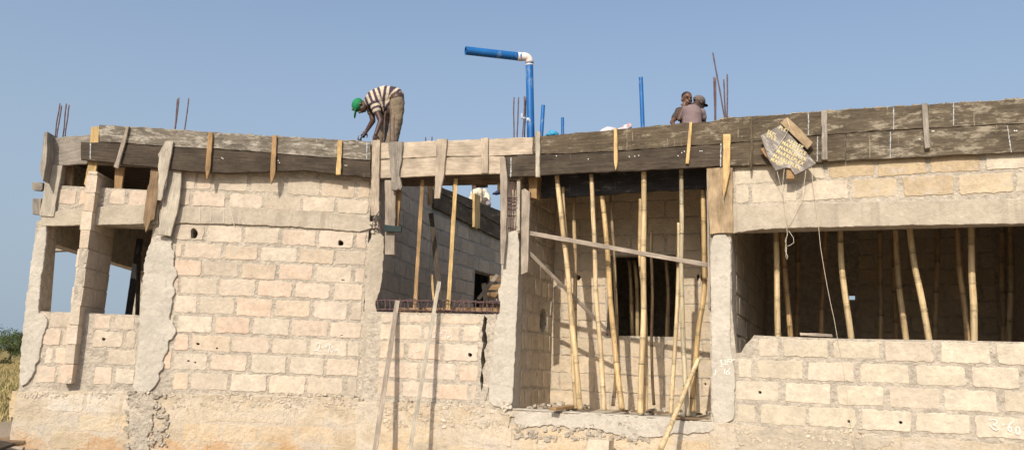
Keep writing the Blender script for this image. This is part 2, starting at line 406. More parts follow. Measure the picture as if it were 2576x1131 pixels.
# ---- left facade
ellL = [ell(L, *a) for a in [(488, 589, 8.5, 16), (857, 613, 6.5, 10), (863, 706, 4, 4), (861, 846, 4, 4.5), (498, 864.5, 4, 3), (546, 875.5, 2.4, 2.4), (474, 907, 3, 2), (491, 911, 2.2, 2.2), (261, 852.6, 4, 4)]]
sE = (LM - Vector((L.O.x, L.O.y))).dot(Vector((L.U.x, L.U.y)))     # s of the L/M corner
sW0 = L.s_at(58, 1.6)
zS = L.sz(230, 787)[1]                           # sill of the two left windows
zb0, zb1 = L.sz(250, 563)[1], L.sz(250, 521)[1]  # underside, top of the beam over them
zU0, zU1 = L.sz(330, 476)[1], 4.06
def left_skin():
    s = L.s_at
    outer = [(s(30, .3), ZB), (sE, ZB), (sE, 4.1), (s(150, 4.1), 4.1), (s(148, zU0), zU0), (s(112, zb0), zU0), (s(108, zb0), zb0), (s(92, zb0), zb0), (s(82, 2.6), 2.6), (s(62, 1.6), 1.6)]
    h1 = [(s(118, zb0), zb0), (s(100, zS), zS), (s(352, zS), zS), (s(362, 2.4), 2.4), (s(386, zb0), zb0)]
    h2 = [(s(150, zU0), zU0 + .002), (s(378, zU0), zU0 + .002), (s(392, 4.0), 4.02), (s(158, 4.0), 4.02)]
    def ex(mb):
        C = lambda *a: course(mb, L, *a, holes=ellL)
        C(430, 932, 434, 482, 554, [494, 535.7, 626, 718, 806.5, 897.5])
        C(432, 932, 482, 523, 554, [483.8, 571.5, 664.4, 759.5, 848])
        rows = [(567, 614, [517, 613, 706, 797, 893]), (614, 657, [462.4, 561, 652, 750, 842]), (657, 701, [508.7, 603.4, 698, 791.5, 888.5]), (701, 746, [451, 549.7, 647, 741, 835]),
                (746, 795, [496.7, 593, 689, 785, 879]), (795, 842, [441, 537, 634, 731, 829]), (842, 889, [480, 581.5, 679.6, 775, 873]), (889, 937, [434, 526.6, 627.4, 725.5, 818.4]), (937, 986, [478, 576.4, 675, 771, 868.7])]
        for i, (a, b, j) in enumerate(rows): C(min(j[0] - 45, 432) if i > 6 else min(j[0] - 20, 436), 926 - i * 3, a, b, 600, j)
        lr = [(788, 829, [122], [280]), (829, 874, [156], [314]), (874, 920, [109, 136], [250, 266]), (920, 968, [143], [287.5])]
        for a, b, j1, j2 in lr:
            C(88, 184, a, b, 250, j1); C(232, 345, a, b, 250, j2)
        C(140, 222, 479, 521, 250, [196]); C(272, 384, 475, 518, 330, [322])
    wall('left_facade_wall', L, outer, .3, [h1, h2] + ellL, extra=ex, label='pale pinkish sandcrete block wall with white chalk dimension and putlog holes')
left_skin()
def soften(rg):
    for _ in range(2):
        out = []; n = len(rg)
        for i in range(n):
            a, b, c = Vector(rg[i - 1]), Vector(rg[i]), Vector(rg[(i + 1) % n])
            if (b - a).angle(c - b, 0) > 1.0 and _ == 0 and (a - b).length + (c - b).length > .5: out.append(tuple(b)); continue
            out += [tuple(b.lerp(a, .25)), tuple(b.lerp(c, .25))]
        rg = out
    return rg
def patch(name, pl, pts, off, mat, amp=.012, parent=BLD, th=None, bev=.006, label=None, step=.04, fr=9):
    rg = ring(pl, pts, off)
    if name not in ('window_lintel', 'ring_beam', 'long_lintel'): rg = soften(rg)
    mb = MB(); rg = rough(rg, .018, amp * 1.1, len(name) + pts[0][0], fr * 1.7)
    mb.prism(rg, -off, .012 if th is None else th, bev=bev)
    o = mb.build(name, mat, parent, pl.M)
    if label: o['label'] = label
    return o
# plaster strips and columns of the left facade
patch('corner_column', L, [(97, 568), (120, 567), (104, 700), (94, 786), (113, 790), (120, 815), (104, 850), (106, 868), (98, 880), (101, 900), (88, 915), (86, 940), (62, 968), (48, 972), (50, 900), (62, 780), (80, 640)], .03, m_plaster, .007)
patch('window_column', L, [(388, 590), (420, 596), (433, 602), (430, 622), (440, 636), (434, 660), (447, 690), (433, 712), (442, 730), (431, 760), (430, 790), (423, 802), (436, 812), (444, 830), (436, 850), (420, 858), (424, 880), (408, 900), (414, 922), (398, 938), (400, 958), (375, 985), (350, 992), (331, 984), (341, 930), (349, 850), (352, 786), (358, 700), (366, 640)], .03, m_plaster, .008)
patch('bay_column', L, [(926, 588), (966, 582), (965, 660), (960, 720), (942, 765), (950, 785), (944, 820), (950, 850), (938, 880), (944, 930), (940, 985), (930, 1002), (908, 1000), (912, 900), (917, 750)], .022, m_concrete, .005)
patch('ring_beam', L, [(398, 527), (455, 520), (620, 523), (800, 532), (900, 540), (930, 552), (932, 574), (905, 583), (850, 578), (750, 571), (620, 565), (500, 562), (400, 560)], .026, m_concrete, .004)
patch('window_lintel', L, [(104, 536), (225, 520), (385, 513), (398, 514), (398, 562), (285, 565), (116, 568), (104, 570)], .034, m_concrete, .003)
# plinth along the left and middle front
def plinth(name, pl, ptop, s0, s1, off, rows):
    mb = MB(); top = [pl.sz(x, y, off) for x, y in ptop]
    rg = rough([(s0, ZB)] + [(s0, top[0][1])] + top + [(s1, top[-1][1]), (s1, ZB)], .05, .012, 3)
    mb.prism(rg, -off, .05, bev=.006, col=(.92, .91, .90))
    for (yt, yb, xr, x0, x1, pitch, ph, t) in rows:
        zt, zb = pl.sz(xr, yt)[1], pl.sz(xr, yb)[1]
        x = x0 + ph
        a = x0
        while a < x1:
            b = min(x, x1)
            if b - a > 20:
                sa, sb = pl.s_at(a, (zt + zb) / 2), pl.s_at(b, (zt + zb) / 2)
                seedc[0] += 1
                block(mb, sa, sb, zb, zt, seedc[0], t, off - .001, mat=1, gap=.018)
            a = x; x += pitch
    return mb.build(name, [m_plinth, m_plinth], BLD, pl.M)
TP = [(1, .98, .95), (.96, .93, .88), (1.04, 1.02, 1.0)]; TW = [(1.1, 1.12, 1.18), (1.06, 1.08, 1.12)]; TT = [(.98, .94, .86), (1.0, .93, .83), (.96, .92, .86)]
plinth('left_plinth', L, [(46, 985), (200, 982), (330, 986), (420, 990), (600, 993), (800, 996), (930, 1002)], L.s_at(28, .4), sE + .02, .035,
       [(992, 1040, 300, 62, 350, 92, 60, TW), (1042, 1087, 300, 55, 330, 97, 50, TT), (1087, 1135, 300, 50, 330, 97, 85, TT), (1008, 1062, 600, 400, 912, 200, 120, TP), (1064, 1112, 600, 400, 905, 96, 60, TT), (1112, 1160, 600, 400, 905, 96, 30, TT)])
patch('plinth_column', L, [(915, 1030), (953, 1026), (950, 1080), (946, 1120), (942, 1180), (895, 1180), (905, 1100)], .055, m_plaster, .004)
patch('rough_render', L, [(326, 990), (375, 992), (392, 1012), (378, 1040), (388, 1070), (368, 1100), (376, 1140), (365, 1180), (322, 1180), (332, 1110), (322, 1050)], .06, m_mortar, .016, step=.025, fr=14)
# ---- fin wall that parts the two left windows, ends in a toothed pier in front of the facade
def fin():
    mb = MB(); off = .145
    ys = [965, 922, 877, 833, 788]; zz = [L.sz(185, y, off)[1] for y in ys]
    dz = .247; z = zz[0]
    s1 = L.sz(204, 760, off)[0]; s0 = s1 - .115
    zt = L.sz(245, 430, off)[1]
    while z < zt - .05:
        z2 = min(z + dz, zt); j = rnd.uniform(-.008, .008); t = rnd.choice(PAL)
        seedc[0] += 1
        tooth = -.018 if len(mb.v) // 8 % 4 < 2 else 0
        for (y0, y1) in ((-off + j, .20), (.215, .63)):
            mb.box(((s0 + s1) / 2 + (tooth / 2 if y0 < 0 else 0), (y0 + y1) / 2, (z + z2) / 2), ((s1 - s0) / 2 - (tooth / 2 if y0 < 0 else 0), (y1 - y0) / 2 - .006, (z2 - z) / 2 - .006), col=t, mat=1, jit=.004)
        z = z2
    mb.box(((s0 + s1) / 2, (-off + .01 + .62) / 2, (zz[0] + zt) / 2), ((s1 - s0) / 2 - .008, (.61 + off) / 2, (zt - zz[0]) / 2 - .003))
    mb.build('dividing_pier', [m_mortar, m_block], BLD, L.M)['label'] = 'narrow projecting block pier between the two left windows'
fin()
# ---- middle bay
zMS = M.sz(1100, 787)[1]
holeM = [ell(M, 1182.6, 892, 5, 5)]
sMR = (MR - LM).length
def mid_skin():
    s = M.s_at
    outer = [(0, ZB), (sMR, ZB), (sMR, M.sz(1309, 583)[1]), (s(1271, 3.1), M.sz(1271, 583)[1]), (s(1262, zMS), zMS), (0, zMS)]
    def ex(mb):
        C = lambda *a: course(mb, M, *a, holes=holeM)
        C(955, 1212, 789, 815, 1100, [1028, 1110]); C(953, 1210, 815, 859, 1100, [1063, 1160]); C(950, 1208, 861, 908, 1100, [1022, 1112])
        C(948, 1206, 910, 957, 1100, [1053, 1150]); C(946, 1204, 960, 1005, 1100, [1010, 1096, 1180])
    crk = rough([M.sz(x, y) for x, y in [(1219, 792), (1225, 800), (1222, 830), (1227, 860), (1219, 880), (1221, 910), (1214, 930), (1216, 960), (1211, 985), (1208, 960), (1211, 925), (1209, 900), (1214, 870), (1212, 830)]], .03, .006, 4, 20)
    wall('middle_facade_wall', M, outer, .25, holeM + [crk], extra=ex, label='low block wall under the middle bay with a vertical crack beside the column')
mid_skin()
plinth('middle_plinth', M, [(935, 1010), (1050, 1012), (1130, 1014), (1230, 1025), (1295, 1045)], -.005, sMR, .03, [(1018, 1066, 1100, 945, 1190, 100, 80, TP), (1066, 1114, 1100, 945, 1190, 100, 50, TT), (1114, 1165, 1100, 945, 1290, 100, 90, TT), (1060, 1112, 1100, 1210, 1290, 100, 90, TP)])
patch('middle_column', M, [(1272, 582), (1308, 580), (1300, 800), (1290, 1000), (1287, 1012), (1271, 1040), (1262, 1024), (1230, 1016), (1228, 980), (1240, 880), (1246, 800), (1262, 778), (1250, 730), (1262, 715), (1268, 640)], .022, m_plaster, .004)
patch('crack_render', M, [(1230, 790), (1252, 788), (1246, 880), (1230, 985), (1218, 1012), (1219, 985), (1224, 940), (1231, 850)], .016, m_mortar, .01, step=.025)
# ---- right facade
sR = R.s_at
zRS = R.sz(1930, 845)[1]; zRL = R.sz(1940, 577)[1]
def right_skin():
    sEnd = sR(2800, 3)
    outer = [(0, ZB), (sEnd, ZB), (sEnd, 4.1), (sR(1776, 4.1), 4.1), (sR(1783, 3), 3), (sR(1789, LEDGE), LEDGE), (0, LEDGE)]
    hh = [(sR(1838, zRL), zRL), (sR(1840, 2.3), 2.3), (sR(1848, 1.9), 1.9), (sR(1852, zRS - .2), zRS - .20), (sR(1864, zRS - .2), zRS - .19), (sR(1875, zRS), zRS - .10), (sR(1889, zRS), zRS - .04), (sR(1897, zRS), zRS + .01), (sR(1960, zRS), zRS), (sR(2120, zRS), zRS - .01), (sR(2400, zRS), zRS - .005), (sEnd - .15, zRS - .01), (sEnd - .15, zRL)]
    dots = [ell(R, 1912, 986, 3, 3), ell(R, 2136, 1059, 3, 3), ell(R, 2265.7, 1061.5, 3, 3)]
    def ex(mb):
        def C(*a, **k): course(mb, R, *a, pal=PALR, holes=dots, **k)
        C(1905, 2780, 847, 901, 1924, [1963, 2090, 2219, 2357, 2499, 2640], gap=.029); C(1850, 2780, 901, 956, 1924, [1899, 2026, 2156, 2295, 2436, 2574, 2700], gap=.029)
        C(1848, 2780, 956, 1012, 1924, [1968, 2097, 2229, 2370, 2519, 2660], gap=.029); C(1846, 2780, 1012, 1069, 1924, [1907, 2031, 2160, 2299, 2445, 2590], gap=.029)
        WET = [(.86, .77, .62), (.92, .85, .71), (.80, .71, .56)]
        course(mb, R, 1844, 2780, 412, 466, 1924, [1960], pal=PALR) if False else None
        course(mb, R, 1844, 2079, 418, 464, 1850, [1958], pal=PALR); 
        for a, b, p in ((2079, 2203, WET), (2203, 2337, WET), (2337, 2474, WET), (2474, 2640, PALR), (2640, 2780, PALR)): course(mb, R, a, b, 418, 464, 1850, [], pal=p)
        for a, b, p in ((1844, 1888, PALR), (1888, 2010, PALR), (2010, 2138, PALR), (2138, 2265, WET), (2265, 2408, WET), (2408, 2553, WET), (2553, 2700, PALR)): course(mb, R, a, b, 464, 515, 1850, [], pal=p)
    wall('right_facade_wall', R, outer, .22, [hh] + dots, extra=ex, label='cream block wall below and above the long dark opening on the right')
right_skin()
patch('long_lintel', R, [(1843, 517), (2000, 512), (2300, 505), (2580, 499), (2790, 496), (2790, 559), (2576, 562), (2300, 566), (2000, 573), (1905, 577), (1843, 587)], .03, m_concrete, .004)
patch('end_column', R, [(1785, 588), (1838, 586), (1838, 700), (1836, 880), (1846, 900), (1850, 960), (1846, 1010), (1850, 1040), (1840, 1060), (1790, 1068), (1790, 900), (1788, 760)], .028, m_plaster, .004)
plinth('right_plinth', R, [(1800, 1062), (1880, 1070), (2060, 1082), (2250, 1094), (2500, 1112), (2780, 1130)], sR(1785, .6), sR(2790, 1), .03, [(1125, 1180, 2500, 2400, 2780, 130, 60, TT)])
patch('ledge_front', R, [(1292, 1036), (1400, 1038), (1500, 1041), (1600, 1047), (1700, 1053), (1786, 1058), (1790, 1070), (1800, 1082), (1740, 1092), (1700, 1086), (1660, 1101), (1620, 1098), (1590, 1108), (1560, 1090), (1520, 1085), (1480, 1072), (1440, 1078), (1400, 1066), (1340, 1074), (1292, 1068)], .04, m_plaster, .012)
plinth('recess_plinth', R, [(1291, 1064), (1400, 1068), (1600, 1090), (1800, 1078)], -.005, sR(1800, .6), .02, [(1085, 1145, 1500, 1300, 1790, 110, 70, TT)])
patch('right_smear', R, [(1850, 1075), (2000, 1078), (2180, 1090), (2260, 1110), (2200, 1135), (2000, 1140), (1890, 1150), (1850, 1110)], .036, m_concrete, .02)
# floor ledge of the recess
def slab(name, plane, s0, s1, d0, d1, z0, z1, mat, rg=True, label=None):
    mb = MB(); mb.box(((s0 + s1) / 2, (d0 + d1) / 2, (z0 + z1) / 2), (abs(s1 - s0) / 2, abs(d1 - d0) / 2, abs(z1 - z0) / 2))
    o = mb.build(name, mat, BLD, plane.M)
    if label: o['label'] = label
    return o
slab('ledge', R, .0, sR(1795, LEDGE), .221, 1.55, LEDGE - .25, LEDGE - .002, m_concrete)
slab('ledge_lip', R, .0, sR(1790, LEDGE), -.012, .2205, LEDGE + .001, LEDGE + .012, m_plaster)
# recess side wall (towards the left) and back wall
S1 = Plane((R.w(0, 0) + R.B * .0).xy + Vector((0, 0)), (R.B.x, R.B.y))
def recess():
    hole = [ (.85 + .10 * math.cos(a) * (1 if abs(math.cos(a)) > .3 else 1), 1.5 + .62 + .19 * math.sin(a)) for a in [2 * math.pi * i / 14 for i in range(14)]]
    zc = S1.sz(1367, 805)
    hole = [(zc[0] + .165 * math.cos(a), zc[1] + .17 * math.sin(a)) for a in [2 * math.pi * i / 14 for i in range(14)]]
    mb = MB(); mb.prism([(.02, LEDGE - .2), (1.5, LEDGE - .2), (1.5, 4.1), (.30, 4.1), (.3, 3.15), (.02, 3.15)], 0, .2, holes=[hole])
    z = LEDGE; i = 0
    while z < 4.0:
        cuts = [.30, .42, .68, .90, 1.14, 1.38, 1.50] if i % 2 else [.30, .5, .74, 1.0, 1.26, 1.50]
        for a, b in zip(cuts, cuts[1:]):
            cx, cz = (a + b) / 2, z + .125
            if abs(cx - zc[0]) < .24 and abs(cz - zc[1]) < .2: continue
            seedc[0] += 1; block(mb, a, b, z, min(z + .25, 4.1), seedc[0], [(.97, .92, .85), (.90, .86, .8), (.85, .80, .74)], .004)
        z += .25; i += 1
    mb.box((zc[0], .24, zc[1]), (.25, .05, .3), mat=0)
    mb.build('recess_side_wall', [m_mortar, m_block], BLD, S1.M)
    slab('recess_side_wall', S1, 1.72, 4.59, 0, .2, .3, 4.1, m_mortar)  # rear length added to keep sky light out of the room behind
    pm = MB(); pm.prism([(.0, LEDGE), (.28, LEDGE), (.28, 3.14), (.0, 3.14)], -.004, 0.0)
    pm.build('column_side', m_plaster, BLD, S1.M)
    B = R.shift(1.5); sB = B.s_at
    z0, z1 = B.sz(1620, 845)[1], B.sz(1620, 641)[1]
    a0, a1 = B.sz(1527, 745)[0], B.sz(1697, 745)[0]
    hl = [(a0, z0), (a1, z0), (a1 + .03, z1), (a0 + .03, z1)]
    h2 = ell(B, 1455, 698, 6, 8); h3 = ell(B, 1760, 698, 8, 10); h4 = ell(B, 1774, 965, 3, 3)
    mb = MB(); sMx = B.s_at(1840, 1.5)
    mb.prism([(-.2, LEDGE - .2), (sMx, LEDGE - .2), (sMx, 4.1), (-.2, 4.1)], 0, .2, holes=[hl, h2, h3, h4])
    z = LEDGE - .02; i = 0
    while z < 4.0:
        s = -.1 - (.25 if i % 2 else 0)
        while s < sMx:
            a, b = max(s, .0), min(s + .5, sMx); zt = min(z + .245, 4.1)
            parts = [(a, b)]
            if z + .12 > z0 and z + .12 < z1:
                parts = [q for q in ((a, min(b, a0)), (max(a, a1 + .02), b)) if q[1] - q[0] > .07]
            for (a_, b_) in parts:
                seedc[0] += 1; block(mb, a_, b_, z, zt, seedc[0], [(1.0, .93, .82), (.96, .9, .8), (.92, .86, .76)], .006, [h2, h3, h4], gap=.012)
            s += .5
        z += .245; i += 1
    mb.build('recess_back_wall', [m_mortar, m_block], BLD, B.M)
    # rubble render in the corner
    return B
RB = recess()
S3 = Plane(R.w(sR(1838, 2.2), 0).xy, (R.B.x, R.B.y))
def inner():
    # cross wall behind the end column, seen edge-on through the long opening
    mb = MB(); mb.prism([(.02, .9), (4.6, .9), (4.6, 4.1), (.02, 4.1)], 0, .2)
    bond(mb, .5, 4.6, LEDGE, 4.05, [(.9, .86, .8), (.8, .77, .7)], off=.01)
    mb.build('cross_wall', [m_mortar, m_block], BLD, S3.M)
    mb = MB(); mb.prism(rough([(.02, zRS - .2), (.45, zRS - .2), (.52, zRS + .1), (.42, zRS + .3), (.36, zRS + .8), (.25, 3.0), (.02, 3.2)], .04, .03, 2), -.015, 0, bev=.004)
    mb.build('rough_render', m_mortar, BLD, S3.M)
    # back wall of the right room
    B = R.shift(4.6); sEnd = sR(2800, 3) + .15
    hw = ell(B, 2143, 747, 1, 1); c = B.sz(2143.5, 747); hw = [(c[0] - .045, c[1] - .04), (c[0] + .045, c[1] - .04), (c[0] + .045, c[1] + .04), (c[0] - .045, c[1] + .04)]
    d0, d1 = B.sz(2005, 700), B.sz(2075, 700)
    mb = MB(); mb.prism([(-.5, .5), (sEnd, .5), (sEnd, 4.1), (-.5, 4.1)], 0, .2, holes=[hw])
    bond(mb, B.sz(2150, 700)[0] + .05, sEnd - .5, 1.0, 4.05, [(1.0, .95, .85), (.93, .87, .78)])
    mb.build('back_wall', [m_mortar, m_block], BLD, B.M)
    slab('floor', R, -.3, sEnd, 1.7, 4.6, LEDGE - .2, LEDGE - .06, m_soil)
    slab('floor', R, sR(1840, 1.5), sEnd, .22, 1.7, LEDGE - .2, LEDGE - .06, m_soil)
    E_ = Plane(R.w(sR(2790, 3), 0).xy, (R.B.x, R.B.y))
    slab('unseen_end_wall', E_, .22, 4.6, 0, .2, .3, 4.1, m_mortar)  # out of view, added to keep the right room dark
inner()
# roof decks: soffit boards on the props
def deck(name, pts, z0, z1, mat):
    mb = MB(); n = len(pts)
    vs = [(p[0], p[1], z0) for p in pts] + [(p[0], p[1], z1) for p in pts]
    fs = [tuple(reversed(range(n))), tuple(range(n, 2 * n))] + [(i, (i + 1) % n, n + (i + 1) % n, n + i) for i in range(n)]
    mb.add(vs, fs); return mb.build(name, mat, BLD, Matrix.Identity(4))
sEnd = sR(2800, 3)
pA = atz(1090, 462, 4.5)
c1o = M.w(.06, 0).xy; C1 = Plane(c1o, (pA.x - c1o.x, pA.y - c1o.y)); C1L = (pA.xy - c1o).length
C2 = Plane((pA.x, pA.y), (R.B.x, R.B.y))
deck('deck', [R.w(-.0, 0, -.01).xy, R.w(sEnd, 0, -.01).xy, R.w(sEnd, 0, -4.75).xy, R.w(0, 0, -4.75).xy], 4.101, 4.22, W['dark'])
deck('deck', [C2.w(0, 0, -.0).xy, C2.w(5.0, 0, 0).xy, C2.w(5.0, 0, -3.2).xy, C2.w(.0, 0, -3.2).xy], 4.11, 4.225, W['dark'])
deck('deck', [L.w(L.s_at(110, 4), 0, -.01).xy, L.w(sE, 0, -.01).xy, L.w(sE, 0, -4.4).xy, L.w(L.s_at(110, 4), 0, -4.4).xy], 4.101, 4.22, W['dark'])
# ---- bay behind the middle opening
def bay():
    mb = MB(); mb.prism([(.2, .3), (C1L, .3), (C1L, 4.5), (.2, 4.5)], .0, .2)
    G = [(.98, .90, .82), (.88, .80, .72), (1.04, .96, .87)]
    bond(mb, .2, C1L, 1.0, 4.45, G)
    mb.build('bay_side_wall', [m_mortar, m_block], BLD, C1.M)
    d = [C2.sz(*p) for p in ((1195, 678), (1195, 800), (1300, 800), (1300, 720))]
    dz = C2.sz(1195, 678)[1]; s0 = C2.sz(1195, 678)[0]
    mb = MB(); mb.prism([(-.0, .3), (5.5, .3), (5.5, 4.1), (0, 4.1)], 0, .22, holes=[[(s0, .4), (s0 + 1.1, .4), (s0 + 1.1, dz), (s0, dz)]])
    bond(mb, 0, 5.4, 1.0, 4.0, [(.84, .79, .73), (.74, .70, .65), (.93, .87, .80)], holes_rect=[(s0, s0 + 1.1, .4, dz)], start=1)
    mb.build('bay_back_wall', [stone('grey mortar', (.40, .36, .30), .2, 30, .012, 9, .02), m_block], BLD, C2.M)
    # unseen walls added round the room behind, so its doorway stays dark
    for a, b in ((C2.w(5.2, 0, -.22), C2.w(5.2, 0, -3.2)), (C2.w(5.2, 0, -3.2), C2.w(0, 0, -3.2))):
        q = Plane(a.xy, (b - a).xy); slab('closing_wall', q, 0, (b - a).length, 0, .15, .3, 4.1, m_mortar)
    slab('rear_floor', C2, -.0, 5.2, .22, 3.2, .5, .9, m_soil)
    return s0, dz
bs0, bdz = bay()
slab('bay_floor', M, -.3, 2.6, .26, 6.5, .6, .9, m_concrete)
# closing walls of the left room
def left_room():
    B = L.shift(4.0)
    h = [[B.sz(x, y) for x, y in ((120, 631), (206, 627), (190, 800), (101, 800))], [B.sz(x, y) for x, y in ((262, 650), (348, 650), (330, 800), (240, 800))], [B.sz(x, y) for x, y in ((312, 566), (322, 566), (321, 579), (311, 579))]]
    o = [B.sz(20, 900), B.sz(1080, 900), (B.sz(1080, 600)[0], 4.1), (B.sz(20, 600)[0] - .6, 4.1)]
    o[0] = (o[3][0], .6); o[1] = (o[2][0], .6)
    o[0] = (B.sz(95, 780)[0], .6); o[3] = (o[0][0], 4.1)
    mb = MB(); mb.prism(o, 0, .2, holes=h); mb.build('rear_wall', [m_mortar, m_block], BLD, B.M)
    # inner partition with a dark side
    P_ = Plane(L.w(L.s_at(470, 3), 0).xy, (L.B.x, L.B.y))
    slab('partition', P_, .3, 3.98, 0, .2, .6, 4.1, m_mortar)
    slab('left_floor', L, L.s_at(100, 1.4), sE, .31, 4.0, .6, .9, m_concrete)
left_room()
EW = Plane(L.w(L.s_at(112, 3.2), 0).xy, (L.B.x, L.B.y))
slab('added_end_lintel', EW, .31, 3.98, -.0, .2, zb0 - .25, 4.1, m_mortar)  # band added to keep the sun off the rear wall
# ------------------------------------------------------------------ boards
def board(name, pl, pts, off, th, wood_, label, cat, group=None, amp=.003, parent=None, step=.06, bev=.004, fr=9, world=False):
    rg = ring(pl, pts, off); rg = rough(rg, step, amp, pts[0][0] * .37, fr)
    cx = sum(p[0] for p in rg) / len(rg); cz = sum(p[1] for p in rg) / len(rg)
    sxx = sum((p[0] - cx) ** 2 for p in rg); szz = sum((p[1] - cz) ** 2 for p in rg); sxz = sum((p[0] - cx) * (p[1] - cz) for p in rg)
    a = .5 * math.atan2(2 * sxz, sxx - szz)
    ca, sa = math.cos(a), math.sin(a)
    loc = [((p[0] - cx) * ca + (p[1] - cz) * sa, -(p[0] - cx) * sa + (p[1] - cz) * ca) for p in rg]
    mb = MB(); k = rnd.uniform(.92, 1.08); mb.prism(loc, 0, th, bev=bev, col=(k, k, k))
    Mw = pl.M @ Matrix.Translation((cx, -off, cz)) @ Matrix.Rotation(-a, 4, 'Y')
    o = mb.build(name, W[wood_] if isinstance(wood_, str) else wood_, None, Mw)
    if parent: attach(o, parent, Mw)
    if cat: tag(o, label, cat, group)
    elif label: o['label'] = label
    return o
def curve(pts, xa, xb, n=None):
    xs = sorted(set([xa, xb] + [p[0] for p in pts if xa < p[0] < xb])); out = []
    for x in xs:
        for (x0, y0), (x1, y1) in zip(pts, pts[1:]):
            if x0 <= x <= x1: out.append((x, y0 + (y1 - y0) * (x - x0) / (x1 - x0))); break
        else: out.append((x, pts[0][1] if x < pts[0][0] else pts[-1][1]))
    return out
GB = 'long formwork boards along the top edge'
Rtop = [(1340, 343), (1380, 340), (1545, 325), (1735, 308), (1800, 303), (1830, 296), (1960, 288), (2073, 278), (2330, 262), (2576, 248), (2720, 240)]
Rmid = [(1270, 393), (1355, 388), (1440, 386.6), (1592, 377.5), (1821, 361.5), (1926, 353), (2053, 341), (2192, 331), (2576, 310), (2720, 302)]
Rbot = [(1270, 447), (1430, 437), (1600, 430), (1776, 420), (2050, 410), (2127, 404), (2576, 383), (2720, 374)]
def rboard(top, bot, xa, xb, *a, gap=0, **k):
    t = curve(top, xa, xb); b = curve(bot, xa, xb)
    pts = [(x, y + gap) for x, y in t] + [(x, y - gap) for x, y in reversed(b)]
    return board('formwork_board', R, pts, *a, **k)
BU1 = rboard(Rtop, Rmid, 1341, 2072, .075, .045, 'brown', 'upper brown formwork board with cement smears above the bamboo propped recess', 'formwork board', group=GB, amp=.006, gap=.8)
BU2 = rboard(Rtop, Rmid, 2073, 2720, .08, .045, 'stained', 'upper brown formwork board with white paint drips at the far right', 'formwork board', group=GB, amp=.006, gap=.8)
BL1 = rboard(Rmid, Rbot, 1272, 1829, .078, .045, 'dark', 'lower dark formwork board right above the bamboo propped recess', 'formwork board', group=GB, amp=.004, gap=.8)
BL2 = rboard(Rmid, Rbot, 1830, 2127, .076, .045, 'brown', 'lower brown formwork board behind the hanging lettered sign', 'formwork board', group=GB, amp=.004, gap=.8)
BL3 = rboard(Rmid, Rbot, 2128, 2720, .074, .045, 'stained', 'lower stained formwork board over the wet tan blocks at far right', 'formwork board', group=GB, amp=.004, gap=.8)
Ltop = [(250, 313), (330, 318), (430, 324), (560, 333), (690, 341), (850, 350), (931, 355)]
Lmid = [(203, 357), (250, 357), (320, 361), (440, 370), (560, 376), (690, 386), (830, 397), (931, 404)]
Lbot = [(203, 402), (300, 412), (400, 423), (460, 430), (520, 434), (590, 435), (690, 432), (765, 429), (850, 440), (931, 447)]
def lboard(top, bot, xa, xb, *a, gap=0, **k):
    t = curve(top, xa, xb); b = curve(bot, xa, xb)
    return board('formwork_board', L, [(x, y + gap) for x, y in t] + [(x, y - gap) for x, y in reversed(b)], *a, **k)
BA = lboard(Ltop, Lmid, 250, 932, .16, .045, 'grey', 'upper weathered grey formwork board on the left, whitened by dry cement', 'formwork board', group=GB, amp=.004, gap=.8)
BB = lboard(Lmid, Lbot, 203, 932, .155, .045, 'dark', 'lower dark formwork board on the left with a wavy bottom edge', 'formwork board', group=GB, amp=.004, gap=.8)
BC = board('formwork_board', L, [(131, 347), (235, 338), (232, 412), (121, 417)], .03, .045, 'dust', 'short grey formwork board at the far left corner', 'formwork board', group=GB, amp=.005)
board('formwork_board', M, [(957, 359.5), (1120, 354), (1340, 345), (1340, 388), (1231, 392), (1123, 393), (1040, 397), (957, 400)], .07, .04, 'pale', 'upper pale cement caked formwork board over the middle bay', 'formwork board', group=GB, amp=.004)
board('formwork_board', M, [(957, 402), (1040, 398), (1123, 395), (1231, 393.5), (1268.5, 393), (1268.5, 436), (1210, 437), (1110, 441), (1030, 445), (957, 448)], .065, .04, 'pale', 'lower pale cracked formwork board over the middle bay', 'formwork board', group=GB, amp=.004)
# inside forms
board('inner_form_board', M, [(970, 398), (1262, 392), (1262, 463), (1100, 465), (970, 468)], -.28, .05, 'oldbrown', 'brown inner form board seen under the pale boards of the middle bay', 'formwork board', group='inner formwork boards')
board('inner_form_board', R, [(1352, 400), (1776, 380), (1776, 474), (1700, 478), (1600, 483), (1500, 491), (1350, 498)], -.26, .05, 'black', 'black inner form board above the bamboo poles of the recess', 'formwork board', group='inner formwork boards', amp=.006)
board('soffit_board', R, [(1330, 440), (1352, 440), (1350, 500), (1330, 495)], -.1, .16, 'orange', 'short orange form offcut at the left end of the black inner board', 'offcut')
